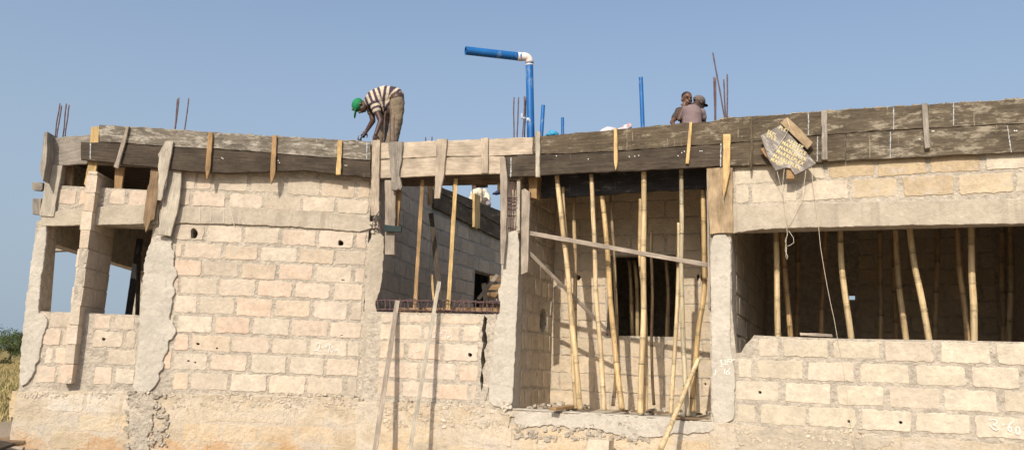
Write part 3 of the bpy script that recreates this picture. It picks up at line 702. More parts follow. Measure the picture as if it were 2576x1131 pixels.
# battens ---------------------------------------------------------------
GT = 'upright battens nailed over the formwork boards'
def batten(pl, pts, off, w_, label, th=.035, name='batten', group=GT, amp=.003, **k):
    return board(name, pl, pts, off, th, w_, label, 'batten', group, amp=amp, step=.05, **k)
batten(L, [(318, 317), (325, 318), (297, 424), (286, 420)], .20, 'silver', 'thin slanting grey batten nearest the left end of the long boards')
batten(L, [(417, 354), (437, 357), (420, 440), (405, 503), (396, 503), (399, 425), (398, 388)], .20, 'palegrey', 'tapered pale grey plank lapping over the top of the wide grey plank', amp=.006)
batten(L, [(426, 426), (457, 427), (455, 470), (448, 520), (429, 593), (396, 590), (410, 500)], .11, 'palegrey', 'wide pale grey plank hanging against the wall left of the chalk marked panel', amp=.006, name='plank')
batten(L, [(380, 423), (402, 424), (400, 470), (392, 530), (388, 552), (380, 555), (368, 584), (361, 560), (359, 548), (366, 510)], .10, 'oldbrown', 'splintered brown plank with a jagged lower end beside the left windows', amp=.008, name='plank')
batten(L, [(524, 332), (535, 333), (529, 425), (520, 453), (516, 425)], .20, 'orange', 'orange brown stake with a pointed tip, first over the chalk marked panel')
batten(L, [(685, 339), (696, 341), (692, 437), (682, 463), (679, 436)], .20, 'orange', 'amber stake with a pointed tip, middle of the left boards')
batten(L, [(850, 352), (861, 353), (857, 439), (845, 439)], .20, 'yellow', 'short yellow batten nearest the bending man with a square lower end')
batten(M, [(934, 352), (956, 352), (955, 380), (953, 530), (946, 541), (932, 542)], .11, 'pale', 'long pale plank under the hands of the bending man', name='plank', th=.03)
batten(M, [(976, 356), (1013, 356), (1009, 400), (1004, 440), (1011, 470), (1008, 477), (1001, 474), (998, 478), (985, 478), (981, 420)], .11, 'dust', 'grey split plank with a forked lower end right of the bending man', name='plank', amp=.005)
batten(M, [(1098, 350), (1124.5, 349), (1118, 430), (1106, 499), (1091, 499), (1095, 430)], .11, 'pale', 'wide pale plank narrowing downwards, in the middle of the pale boards', amp=.004, name='plank')
batten(M, [(1210, 348), (1228, 346), (1227, 436), (1210, 435)], .11, 'pale', 'short pale cleat on the right part of the pale boards')
batten(R, [(1346.5, 331), (1358, 330), (1357.5, 445), (1347, 445)], .115, 'palegrey', 'straight pale batten where pale boards meet the dark boards')
batten(R, [(1544, 322), (1551.5, 322), (1553, 408), (1549, 428), (1544, 408)], .115, 'yellow', 'thin yellow stake right of the white sack')
batten(R, [(1734, 307), (1742, 307), (1732, 411), (1724.5, 411)], .115, 'yellow', 'thin yellow batten below the two men')
batten(R, [(1819, 337), (1837.5, 337), (1836, 430), (1826, 478), (1820, 499), (1817.5, 470), (1818, 430)], .115, 'yellow', 'broad yellow stake tapering to a point over the plywood sheet')
batten(R, [(1885, 301), (1889, 298), (1893, 301), (1894, 400), (1891, 428), (1887, 428)], .11, 'brown', 'dark cement splashed round stake left of the lettered sign')
batten(R, [(2066, 278), (2080, 277), (2082, 401), (2067, 401)], .125, 'dust', 'grey brown batten right next to the lettered sign', th=.045)
batten(R, [(2318, 260), (2333, 259), (2340, 372), (2326, 373)], .125, 'dust', 'short grey batten farthest right on the stained boards', th=.045)
batten(L, [(229, 319), (249, 317), (248, 356), (246, 400), (234, 468), (226, 455), (216, 470), (212, 462), (222, 405)], .085, 'yellow', 'pale yellow splintered plank behind the left ends of the long boards', name='plank')
batten(L, [(121, 415), (157, 416), (134, 545), (99, 543)], .05, 'palegrey', 'wide pale plank leaning at the far left corner below the boards', name='plank')
batten(L, [(111, 333), (118, 331), (118, 400), (108, 455), (103, 440), (100, 425), (106, 385)], .22, 'dust', 'warped plank stub sticking up at the far left end', name='plank', th=.24, amp=.004)
batten(L, [(80.5, 457), (108, 459), (106, 476), (102, 480), (84, 478), (80, 473)], -.03, 'dust', 'upper of two grey board ends poking out at the far left', name='board_end', th=.05, group='board ends poking out at the far left', amp=.006)
batten(L, [(82, 499), (104, 499), (102, 541), (81, 538)], -.03, 'dust', 'lower of two grey board ends poking out at the far left', name='board_end', th=.05, group='board ends poking out at the far left', amp=.004)
batten(L, [(150, 412), (184, 412), (180, 486), (145, 488)], -.12, 'oldbrown', 'dark brown board inside the small upper left opening', name='plank', th=.05)
batten(L, [(289, 420), (313, 420), (306, 476), (287, 476)], -.02, 'orange', 'brown batten standing in the upper opening right of the block pier')
# middle bay woodwork
batten(M, [(968, 452), (979, 452), (995, 458), (993, 565), (992, 640), (968, 640), (968, 560)], .03, 'silver', 'grey board standing at the left side of the middle bay', name='plank', th=.04, amp=.004)
board('green_board', M, [(966, 564), (1009, 570), (1009, 583), (967, 582)], .09, .03, m_teal, 'small faded green board end at the left edge of the middle bay', 'board')
batten(M, [(993, 478), (1009, 478), (1006, 520), (1001, 570), (991, 569)], -.05, 'orange', 'short orange batten hanging below the forked plank')
batten(M, [(1138, 463), (1147, 463), (1146, 531), (1139, 530)], -.22, 'yellow', 'short yellow piece behind the right propping stick of the middle bay')
batten(C2, [(1194, 486), (1208, 492), (1208, 574), (1202, 573), (1200, 576), (1194, 570)], .10, 'yellow', 'yellow batten nailed on the dark boards inside the middle bay', th=.06)
batten(C2, [(1082, 466), (1089, 466), (1088, 512), (1082, 514)], .10, 'orange', 'small brown batten at the deep corner inside the middle bay', th=.04)
batten(M, [(1258, 395), (1271, 395), (1276, 450), (1274, 580), (1268, 664), (1259, 664)], .105, 'silver', 'tall narrow grey board left of the exposed column steel', name='plank', amp=.003)
batten(R, [(1312, 478), (1320, 474), (1333, 483), (1331, 560), (1327, 684), (1310, 690)], .05, 'silver', 'tall grey board right of the exposed column steel', name='plank', amp=.003, th=.04)
batten(R, [(1300, 450), (1308, 450), (1308, 580), (1298, 582)], .01, 'palegrey', 'thin pale lath beside the exposed column steel')
# C2 top boards
for (pts, o_, lab) in (([(1092, 463), (1262, 531), (1262, 568), (1150, 505), (1092, 478)], .06, 'upper dark board on the sloping seen wall inside the middle bay'), ([(1092, 480), (1150, 507), (1262, 570), (1262, 604), (1150, 548), (1092, 522)], .055, 'lower dark board on the wall inside the middle bay')):
    board('formwork_board', C2, pts, o_, .04, 'brown', lab, 'formwork board', group=GB)
def bar(name, p0, p1, w_, th, mat, label, cat, group=None, face=None, parent=None, taper=1.0):
    p0, p1 = Vector(p0), Vector(p1); d = p1 - p0; Lh = d.length; x = d.normalized()
    f = Vector(face) if face else (EYE - p0); f = (f - x * f.dot(x)).normalized(); y = -f; z = x.cross(y)
    mb = MB(); k = 12; rg = [(0, -w_ / 2), (Lh, -w_ / 2 * taper), (Lh, w_ / 2 * taper), (0, w_ / 2)]
    mb.prism(rough(rg, .08, .002, Lh), 0, th, bev=.003)
    Mw = Matrix(((x.x, y.x, z.x, p0.x), (x.y, y.y, z.y, p0.y), (x.z, y.z, z.z, p0.z), (0, 0, 0, 1)))
    o = mb.build(name, W[mat] if isinstance(mat, str) else mat, None, Mw)
    if parent: attach(o, parent, Mw)
    return tag(o, label, cat, group) if cat else o
GS = 'leaning wooden sticks and laths'
bar('propping_stick', M.P(1043, 780, -.08), M.P(1063, 452, -.08), .048, .04, 'orange', 'left upright wooden prop in the middle bay standing among the beam steel', 'prop', 'wooden props in the middle bay')
bar('propping_stick', M.P(1127, 780, -.08), M.P(1147, 449, -.08), .052, .045, 'yellow', 'right upright wooden prop in the middle bay standing among the beam steel', 'prop', 'wooden props in the middle bay')
bar('grey_board', M.P(1108, 757, -.35), M.P(1084, 535, -.75), .07, .025, 'dark', 'dark grey board leaning inside the middle bay between the two props', 'plank')
bar('lath', M.P(1091, 757, -.5), M.P(1086, 690, -.5), .03, .03, 'yellow', 'short yellow stub behind the beam steel between the two props', 'batten')
def lean(px_top, off_top, px_bot, Yoff, w_, th, mat, label):
    a = M.P(*px_top, off_top); b = M.P(*px_bot, Yoff); d = b - a; b = a + d * ((a.z - .05) / (a.z - b.z))
    bar('leaning_lath', b, a, w_, th, mat, label, 'lath', 'laths leaning on the wall below the middle bay')
lean((1000, 755), .03, (943, 1131), .62, .062, .03, 'silver', 'weathered dark grained lath leaning on the wall, the left of two')
lean((1105, 707), .06, (1031, 1131), .62, .05, .025, 'palegrey', 'longer pale lath leaning on the wall, the right of two')
# recess boards
bar('brace_board', R.P(1328, 585, .0), R.P(1779, 666, -.05), .055, .03, 'silver', 'long brace board nailed nearly level across the bamboo poles', 'brace', face=R.N)
bar('brace_board', R.P(1325, 629, -.0), R.P(1536, 840, -.85), .045, .03, 'silver', 'lower diagonal brace running down behind the bamboo poles', 'brace', face=R.N)
board('plywood_sheet', R, [(1777, 422), (1843, 421), (1844, 586), (1806, 586), (1785, 589), (1782, 520)], .055, .02, 'ply', 'brown plywood sheet over the head of the right column', 'plywood sheet', amp=.003)
batten(R, [(1777, 480), (1783, 480), (1787, 775), (1782, 778)], .045, 'silver', 'long thin batten along the left edge of the right column')
board('plank', Plane(R.w(0, 0, -.18).xy, R.U.xy), [(2012, 836), (2060, 838), (2093, 840), (2095, 847), (2060, 845.5), (2012, 843)], .17, .14, 'silver', 'short grey plank lying on the right window sill', 'plank')
# debris on ledge
def lie(name, x0, y0, x1, y1, w_, th, mat, label, z=None):
    zz = LEDGE + .014 if z is None else z
    a = atz(x0, y0, zz); b = atz(x1, y1, zz); a.z = b.z = zz + th
    bar(name, a, b, w_, th, mat, label, 'plank', 'scrap wood on the recess ledge', face=(0, 0, 1))
def liep(name, p0, p1, w_, th, mat, label):
    bar(name, p0, p1, w_, th, mat, label, 'plank', 'scrap wood on the recess ledge', face=(0, 0, 1))
zt = LEDGE + .05
liep('scrap_plank', R.w(R.sz(1392, 1020, .14)[0], zt + .01, .16), R.w(R.sz(1440, 1010, -.3)[0], zt + .03, -.35), .10, .035, 'orange', 'orange plank jutting over the front edge of the recess ledge')
liep('scrap_plank', R.w(R.sz(1560, 1022, -.5)[0], zt, -.5), R.w(R.sz(1765, 1040, -.75)[0], zt, -.7), .04, .025, 'oldbrown', 'thin brown stick lying behind the bamboo feet')
liep('scrap_plank', R.w(R.sz(1700, 1052, .02)[0], zt - .025, .02), R.w(R.sz(1783, 1050, -.05)[0], zt - .02, -.05), .10, .02, 'oldbrown', 'flat plank at the right end of the recess ledge')
liep('scrap_plank', R.w(R.sz(1345, 1008, -.9)[0], zt, -.9), R.w(R.sz(1388, 1012, -.8)[0], zt, -.75), .07, .03, 'oldbrown', 'small board in the left corner of the recess ledge')
# stair form in bay
def stair():
    e = empty('stair_formwork', C2.w(bs0, 1.0, .3), 'orange stepped plank formwork inside the middle bay by the dark doorway', 'formwork')
    for k, (x0, y0, x1, y1) in enumerate(((1232, 700, 1266, 700), (1225, 722, 1268, 722), (1218, 742, 1270, 742), (1206, 764, 1270, 764))):
        a = at(x0, y0, 13.6 - k * .15); b = at(x1 + 20, y1, 13.6 - k * .15)
        bar('riser_board', a, b, .095, .03, ['oldbrown', 'orange', 'orange', 'oldbrown'][k], None, None, face=(0, -1, 0), parent=e)
    bar('stringer', at(1203, 752, 13.0), at(1252, 690, 13.0), .06, .03, 'silver', None, None, face=(0, -1, 0), parent=e)
    bar('cleat', at(1222, 755, 12.9), at(1217, 712, 12.9), .07, .03, 'silver', None, None, face=(0, -1, 0), parent=e)
stair()
# paint stripes and nails as parts of their boards
def stripe(bd, pl, x0, y0, x1, y1, off, w_=3.4):
    mb = MB(); n = 16
    for i in range(n):
        t0, t1 = i / n, (i + 1.04) / n; rnd.random()
        j = rnd.uniform(-.5, .5); h = w_ * rnd.uniform(.5, 1) / 2
        q = [(x0 + (x1 - x0) * t0 + j - h, y0 + (y1 - y0) * t0), (x0 + (x1 - x0) * t0 + j + h, y0 + (y1 - y0) * t0), (x0 + (x1 - x0) * t1 + j + h * .8, y0 + (y1 - y0) * t1), (x0 + (x1 - x0) * t1 + j - h, y0 + (y1 - y0) * t1)]
        k = rnd.uniform(.6, 1.05); rg = [pl.sz(a, b, off) for a, b in q]
        mb.prism(rg, -off - .003, -off + .001, col=(k, k, k))
    mb.build('paint_stripe', m_paint, bd, pl.M)
for a in ((BU1, R, 2034, 284, 2034, 339, .075), (BL2, R, 2057, 344, 2056, 405, .078), (BL1, R, 1814, 361, 1813, 419, .078), (BU2, R, 2248, 270, 2248, 326, .08), (BL3, R, 2240, 332, 2240, 398, .074),
          (BU2, R, 2399, 259, 2399, 315, .08), (BL3, R, 2534, 316, 2544, 383, .074), (BA, L, 923, 358, 922, 400, .16), (BL1, R, 1286, 396, 1285, 445, .078), (BB, L, 228, 360, 227, 400, .155)): stripe(*a)
def nails(bd, pl, pts, off):
    for x, y in pts:
        mb = MB(); s, z = pl.sz(x, y, off); mb.prism([(s + .007 * math.cos(a), z + .007 * math.sin(a)) for a in [i * math.pi / 3 for i in range(6)]], -off - .004, -off); mb.build('nail_head', m_nail, bd, pl.M)
nails(BL1, R, [(1480, 400), (1583, 394), (1597, 393), (1607, 391), (1715, 384), (1722, 381), (1761, 380), (1766, 380), (1400, 392), (1706, 392)], .078)
nails(BB, L, [(558, 397), (561, 399), (700, 404), (703, 409), (868, 416), (872, 416), (420, 395)], .155)
nails(BL3, R, [(2345, 330), (2349, 330), (2552, 329), (2557, 329), (2314, 350)], .074)
def upstand(pl, s0, s1, y0, y1):
    mb = MB(); n = 60; 
    mb.prism(rough([(s0, 4.1), (s1, 4.1), (s1, 4.43), (s0, 4.43)], .05, .006, 5), y0, y1); mb.build('edge_backing', W['dark'], BLD, pl.M)  # backing added so no sky shows through the board gaps
upstand(L, L.s_at(270, 4.2), sE - .03, -.06, -.03); upstand(R, .08, sR(2790, 4), -.022, .01); upstand(M, .05, sMR - .02, -.018, .012)
# dry cement lumps on the board tops
def crumbs(bd, pl, curve_, xa, xb, off, n, name='cement_crust'):
    mb = MB()
    for i in range(n):
        x = rnd.uniform(xa, xb); y = curve(curve_, x, x + 1)[0][1]; s, z = pl.sz(x, y, off)
        r_ = rnd.uniform(.005, .013); mb.box((s, -off + .025 + rnd.uniform(-.015, .02), z), (r_ * rnd.uniform(1, 2.6), r_, r_ * .6), Matrix.Rotation(rnd.uniform(-.5, .5), 3, 'Y'), jit=r_ * .4)
    mb.build(name, m_hole, bd, pl.M)['kind'] = 'stuff'
crumbs(BU1, R, Rtop, 1790, 2070, .075, 60); crumbs(BU2, R, Rtop, 2075, 2700, .08, 110); crumbs(BA, L, Ltop, 255, 930, .16, 22)
# ------------------------------------------------------------------ sign
def sign():
    off = .20
    e = empty('hanging_sign', R.P(1980, 370, off), 'tilted square board with repeated yellow lettering hung in front of the dark boards', 'sign')
    m_face = wood('sign face', (.20, .17, .15), (.32, .28, .24), (.55, .50, .44), .8, thr=.50)
    board('sign_panel', R, [(1913, 341), (1963.7, 315), (2000, 352), (2052.7, 411), (2038, 421), (1999.6, 440), (1988.7, 423), (1978.5, 421), (1952, 429), (1934, 402)], off, .02, m_face, None, None, parent=e, amp=.002)
    board('backing_plank', R, [(1963, 308.7), (1981, 294), (2013, 325), (2045.7, 359.5), (2031, 375), (1999, 345)], off - .025, .04, 'ply', None, None, parent=e, amp=.003)
    board('side_plank', R, [(1913, 374), (1934, 364), (1952, 392), (1940, 408), (1925, 392)], off - .03, .03, 'orange', None, None, parent=e, amp=.003)
    board('lower_plank', R, [(1978, 415), (1992, 415), (1998.5, 438), (1998, 450), (1978, 450)], off - .03, .035, 'orange', None, None, parent=e, amp=.002)
    m_let = plain('yellow lettering', (.72, .58, .26), .7, .15, 50)
    rows = [('MARP', (1937.3, 403.5), 4), ('MARBLEPLEX', (1943.5, 394), 10), ('MARBLEPLEX', (1951.5, 383), 10), ('MARBLEPLEX', (1958, 372.5), 10), ('MARBLEPLEX', (1965.5, 362), 9), ('ARBLEP', (1979, 356), 6), ('EPLEX', (1927, 343), 4), ('SEPLEX', (1929, 334), 4), ('PLEX', (1958, 324), 3), ]
    dg = bpy.context.evaluated_depsgraph_get()
    ang = math.atan2(-215, 440)
    for txt, (x, y), n in rows:
        txt = txt[:n]
        cu = bpy.data.curves.new('t', 'FONT'); cu.body = txt; cu.size = 1; cu.space_character = 1.12; cu.offset = .012
        to = bpy.data.objects.new('t', cu); COL.objects.link(to); bpy.context.view_layer.update()
        me = to.evaluated_get(bpy.context.evaluated_depsgraph_get()).to_mesh()
        o0 = R.sz(x, y, off)
        vs = []
        for v in me.vertices:
            h = 9.0 / 0.72
            px = x + (v.co.x * h * .96) * math.cos(ang) + (v.co.y * h) * math.sin(-ang) * 1
            py = y - (v.co.x * h * .96) * math.sin(ang) - (v.co.y * h) * math.cos(ang)
            s, z = R.sz(px, py, off); vs.append((s, -off - .0035, z))
        fs = [tuple(p.vertices) for p in me.polygons]
        mb = MB(); mb.add(vs, fs, col=(1, 1, 1) if y > 360 else (.9, .95, 1.1)); mb.build('lettering_row', m_let, e, R.M)
        bpy.data.objects.remove(to); bpy.data.curves.remove(cu)
    # strings
    def st(name, pts, label=None, top=False):
        P = [R.P(x, y, o) for x, y, o in pts]; mb = MB(); mb.tube(P, .0028, 5)
        return mb.build(name, m_string, None if top else e, Matrix.Identity(4)) if not top else mb.build(name, m_string, recenter=True)
    st('hanging_string', [(1981, 300, .23), (1986, 318, .225), (1976, 340, .224), (1955, 370, .224), (1943, 380, .224)])
    s1 = st('looped_string', [(1955, 431, .19), (1962, 460, .12), (1970, 490, .06), (1979, 572, .06), (1981, 590, .05), (1975, 605, .05), (1979, 618, .04), (1985, 618, .04), (1997, 610, .03), (1996, 598, .03), (1984, 580, .04), (1980, 590, .03), (1977, 610, .03), (1975, 630, .03), (1982, 645, .03), (1980, 652, .03), (1977, 645, .03), (1979, 620, .03)], top=True)
    tag(s1, 'knotted light string dangling in loops below the lettered sign', 'string')
    s3 = st('looped_string', [(1973, 425, .185), (1968, 470, .08), (1975, 530, .07), (1982, 575, .055)], top=True); tag(s3, 'short thin thread under the lettered sign above the string loops', 'string')
    s2 = st('looped_string', [(2028, 424, .19), (2018, 500, .07), (1995, 548, .06), (1981, 574, .055)], top=True); tag(s2, 'slack thread running from the right corner of the lettered sign to the loops', 'string')
    s4 = st('long_string', [(2041, 418, .19), (2046, 470, .07), (2053, 520, .05), (2059, 568, .05), (2064, 620, .05), (2072, 670, .05), (2081, 720, .05), (2090, 765, .045), (2098, 800, .04), (2106, 846, .025), (2112, 875, .02), (2121, 920, .02), (2131, 985, .02), (2138, 1050, .02), (2146, 1100, .05), (2150, 1128, .055)], top=True)
    tag(s4, 'long thin string falling from the sign past the window sill to the plinth', 'string')
sign()
# ------------------------------------------------------------------ bamboo
GP = 'bamboo props'
def bamboo(pts, r0, label, tint=(1, 1, 1), pitch=.36, dark=False, group=GP):
    P = [Vector(p) for p in pts]
    # resample with a slight sway
    seg = []; tot = sum((b - a).length for a, b in zip(P, P[1:]))
    n = max(4, int(tot / .045)); out = []; rads = []; cols = []
    r0 *= .97; acc = [0]
    for a, b in zip(P, P[1:]): acc.append(acc[-1] + (b - a).length)
    ph = rnd.uniform(0, pitch); sd_ = rnd.uniform(0, 99)
    ds = [tot * i / n for i in range(n + 1)]
    nodes = []; d = ph
    while d < tot: nodes.append(d); d += pitch * rnd.uniform(.85, 1.15)
    for nd in nodes: ds += [max(0, nd - .012), nd, min(tot, nd + .012)]
    ds = sorted(set(round(x, 4) for x in ds))
    def cr(d):
        for i in range(len(P) - 1):
            if d <= acc[i + 1] + 1e-3 or i == len(P) - 2:
                t = (d - acc[i]) / (acc[i + 1] - acc[i]); break
        p0 = P[max(i - 1, 0)]; p1 = P[i]; p2 = P[i + 1]; p3 = P[min(i + 2, len(P) - 1)]
        return .5 * ((2 * p1) + (p2 - p0) * t + (2 * p0 - 5 * p1 + 4 * p2 - p3) * t * t + (3 * p1 - p0 - 3 * p2 + p3) * t ** 3)
    for d in ds:
        q = cr(d); k = sum(1 for nd in nodes if nd < d)
        q = q + Vector((noise.noise(Vector((d * 1.3, sd_, 0))), noise.noise(Vector((d * 1.3, 0, sd_))), 0)) * .016
        near = min([abs(d - nd) for nd in nodes] + [9])
        rads.append(r0 * (1 - .12 * d / tot) * (1.17 if near < .005 else (.97 if near < .02 else 1.0)))
        c = .50 if near < .008 else (1.0 if near > .035 else .82)
        kk = (1 + .16 * math.sin(k * 2.4 + sd_)) * c
        cols.append(tuple(v * kk for v in tint)); out.append(q)
    mb = MB(); mb.tube(out, rads, 12, cols=cols)
    o = mb.build('bamboo_pole', m_bam, recenter=True)
    return tag(o, label, 'bamboo pole', group)
def rp(pts, off, r, label, tint=(1, 1, 1), foot=True, pl=R):
    """pts px bottom last; off either a number or list"""
    offs = off if isinstance(off, (list, tuple)) else [off] * len(pts)
    P = [pl.P(x, y, o) for (x, y), o in zip(pts, offs)]
    P = P[::-1]
    return bamboo(P, r, label, tint)
GY = (.82, .88, .95); DK = (.72, .66, .58); YL = (1.05, 1.0, .9)  # DK puts the shade on the rear poles into their tint
# recess poles (px top ... px foot on the ledge)
rp([(1401, 440), (1415, 587), (1425, 657), (1437, 770), (1459, 1029)], [-.08, -.09, -.09, -.08, -.03], .036, 'thick yellow bamboo, leftmost of the front row in the recess, leaning right at the foot', YL)
rp([(1416, 470), (1420, 549), (1433, 756), (1450, 1026)], [-.2, -.2, -.19, -.12], .025, 'thin bamboo tucked behind the leftmost thick bamboo of the recess', (.95, .9, .8))
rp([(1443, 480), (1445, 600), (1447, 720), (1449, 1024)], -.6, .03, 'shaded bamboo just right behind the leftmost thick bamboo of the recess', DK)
rp([(1488, 438), (1494.7, 590), (1503.5, 785), (1519.6, 1031)], [-.08, -.09, -.08, -.02], .032, 'slim pale yellow bamboo, second from left in the front row of the recess', (1.08, 1.05, 1.0))
rp([(1513, 470), (1526, 601), (1538, 785), (1554, 938), (1564, 1028)], [-.32, -.32, -.3, -.22, -.14], .037, 'thick orange spotted bamboo leaning beside the left edge of the inner window', (1.0, .88, .7))
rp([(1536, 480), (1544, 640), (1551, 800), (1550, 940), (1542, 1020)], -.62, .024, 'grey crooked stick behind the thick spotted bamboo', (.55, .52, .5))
rp([(1619.7, 430), (1620.8, 601), (1618, 785), (1614, 938), (1611, 1040)], [-.08, -.09, -.06, -.02, .0], .038, 'straight thick upright bamboo in the centre of the recess', YL)
rp([(1610, 500), (1611, 640), (1624, 800), (1626, 938), (1623, 1033)], [-.3, -.3, -.28, -.2, -.16], .027, 'thinner bamboo hidden partly behind the straight central bamboo', (.9, .82, .7))
rp([(1640, 580), (1640.7, 720), (1639, 860), (1645, 1018)], -.75, .020, 'very thin dark jointed bamboo right of the central pole', (.6, .55, .5))
rp([(1711.8, 424), (1713.5, 594), (1717, 785), (1719.5, 901), (1730.4, 1045)], [-.08, -.08, -.06, -.04, .0], .030, 'greyish bamboo in the right part of the recess, leaning right at the foot', GY)
rp([(1708, 560), (1706, 700), (1699.5, 865), (1688.6, 1040)], [-.14, -.14, -.1, -.01], .027, 'pale split bamboo crossing behind the greyish bamboo, foot towards left', (1.02, 1.0, .95))
rp([(1768, 470), (1772.5, 700), (1757.7, 829), (1744, 974), (1743, 1034)], [-.35, -.33, -.3, -.22, -.2], .034, 'brown bamboo beside the right column with its foot swung left', (.9, .8, .62))
bamboo([R.P(1640, 1172, .95), R.P(1661, 1131, .85), R.P(1706, 1025, .32), R.P(1756, 903, -.12)], .031, 'bamboo leaning from the ground outside over the recess ledge', (1.05, 1.02, .95))
RBk = RB
for (x0, x1, lab) in ((1588, 1592, 'left'), (1602, 1603, 'middle'), (1682, 1680, 'right')):
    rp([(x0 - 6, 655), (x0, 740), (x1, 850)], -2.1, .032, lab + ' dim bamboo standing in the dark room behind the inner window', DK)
# long opening poles
rp([(1950.7, 560), (1952, 670), (1955, 740), (1959, 900)], -.56, .038, 'yellow bamboo nearest the left end of the long right opening', YL)
rp([(1966, 560), (1973, 670), (1982, 765), (1992, 900)], -1.22, .036, 'orange bamboo close behind the leftmost bamboo of the long opening', (.95, .78, .6))
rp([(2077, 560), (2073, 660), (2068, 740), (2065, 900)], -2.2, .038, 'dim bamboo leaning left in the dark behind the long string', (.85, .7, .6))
rp([(2114, 560), (2119, 670), (2128, 760), (2146, 900)], -.56, .038, 'yellow bamboo just right of the long string', YL)
rp([(2250, 560), (2258, 660), (2267, 766), (2285, 900)], -1.18, .038, 'half shaded bamboo left of the strongly slanted bamboo', (1, .93, .82))
rp([(2287, 560), (2303, 670), (2316, 740), (2345, 900)], -.55, .038, 'strongly slanted cracked bamboo in the middle of the long opening', YL)
rp([(2408, 560), (2416, 680), (2426, 780), (2438, 900)], -1.3, .034, 'shaded bamboo close left of the rightmost yellow bamboo', (.9, .75, .6))
rp([(2441, 555), (2443, 681), (2449, 770), (2451, 900)], -.6, .040, 'rightmost yellow bamboo of the long opening', YL)
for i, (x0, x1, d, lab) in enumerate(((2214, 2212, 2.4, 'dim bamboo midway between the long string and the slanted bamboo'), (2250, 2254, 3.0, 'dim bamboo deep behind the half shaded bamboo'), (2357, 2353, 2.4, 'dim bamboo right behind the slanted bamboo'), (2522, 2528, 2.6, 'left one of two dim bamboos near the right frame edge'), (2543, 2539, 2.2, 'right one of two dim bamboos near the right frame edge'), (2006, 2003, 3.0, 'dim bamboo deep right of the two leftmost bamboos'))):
    rp([(x0, 560), (x0, 700), (x1, 900)], -d, .038, lab, (.75, .68, .62))  # dimness of these deep poles is put into the darker tint
# poles in the left room
bar('prop_board', L.P(322, 800, -1.6), L.P(352, 600, -1.6), .10, .03, 'black', 'dark slanting board seen through the second left window', 'plank')
bar('prop_board', L.P(345, 800, -1.2), L.P(350, 640, -1.2), .06, .03, 'dark', 'narrow upright board seen through the second left window', 'plank')
# ------------------------------------------------------------------ reinforcing bars
GR = 'reinforcing bars standing above the roof edge'
def rebar(p0, p1, label, r=.0085, group=GR):
    mb = MB(); a, b = Vector(p0), Vector(p1); n = 14; pts = []
    sd_ = rnd.uniform(0, 50)
    for i in range(n + 1):
        t = i / n; q = a.lerp(b, t); pts.append(q + Vector((noise.noise(Vector((t * 3, sd_, 0))), 0, 0)) * .012)
    mb.tube(pts, [r * (1.12 if i % 2 else .95) for i in range(n + 1)], 6)
    return tag(mb.build('reinforcing_bar', m_rebar, recenter=True), label, 'steel bar', group)
def rb(pl, off, xb, yb, xt, yt, label, r=.0085):
    a = pl.P(xb, yb, off); b = pl.P(xt, yt, off); d = (b - a).normalized(); rebar(a - d * max(.1, (a.z - 4.1) / max(.3, d.z)), b, label, r)
rb(L, -.25, 138, 345, 151, 260, 'tallest leftmost steel bar of the four at the far left corner')
rb(L, -.15, 143, 345, 155, 266, 'second steel bar from the left at the far left corner')
rb(L, -.25, 158, 343, 167, 261, 'third steel bar from the left at the far left corner')
rb(L, -.15, 164, 343, 174, 264, 'rightmost steel bar of the four at the far left corner')
rb(L, -.25, 439, 330, 447, 249, 'rear one of the close pair of steel bars over the wide grey plank'); rb(L, -.15, 441, 330, 450, 246, 'front one of the close pair of steel bars over the wide grey plank'); rb(L, -.2, 463, 330, 474.5, 247, 'single steel bar right of the close pair above the left boards')
rb(M, -.25, 1292, 343, 1293, 245, 'leftmost steel bar beside the big blue vent pipe'); rb(M, -.15, 1302, 343, 1306, 245, 'second thin steel bar left of the big blue vent pipe')
rb(M, -.15, 1316, 343, 1319.5, 242, 'third steel bar touching the plastic rag by the vent pipe'); rb(M, -.22, 1320, 343, 1323, 244, 'steel bar pressed against the big blue vent pipe')
rb(M, -.2, 1071, 356, 1071, 345, 'left one of two tiny bar ends above the pale boards'); rb(M, -.2, 1086, 356, 1086.5, 344, 'right one of two tiny bar ends above the pale boards')
rb(R, -.3, 1824, 300, 1794, 133, 'longest steel bar right of the two men, leaning left')
rb(R, -.3, 1798, 305, 1796, 194, 'leftmost upright steel bar right of the two men'); rb(R, -.15, 1801, 305, 1800.5, 196, 'second upright steel bar close to the leftmost right of the two men'); rb(R, -.2, 1825, 302, 1820, 200, 'short leaning bar under the crossing of the right bar group'); rb(R, -.15, 1828, 302, 1829, 187, 'rightmost upright steel bar of the right group')
rb(M, -.12, 964, 362, 969.4, 280, 'left steel bar standing in front of the bending man'); rb(M, -.12, 979.5, 362, 983.5, 274, 'middle steel bar standing in front of the bending man'); rb(M, -.12, 989.7, 362, 993, 287, 'right steel bar standing in front of the bending man')
rb(C2, -.1, 1187, 515, 1189, 455, 'steel bar rising behind the dark boards inside the middle bay'); rb(C2, -.1, 1212, 530, 1213, 462, 'steel bar beside the kneeling worker in the cream shirt')
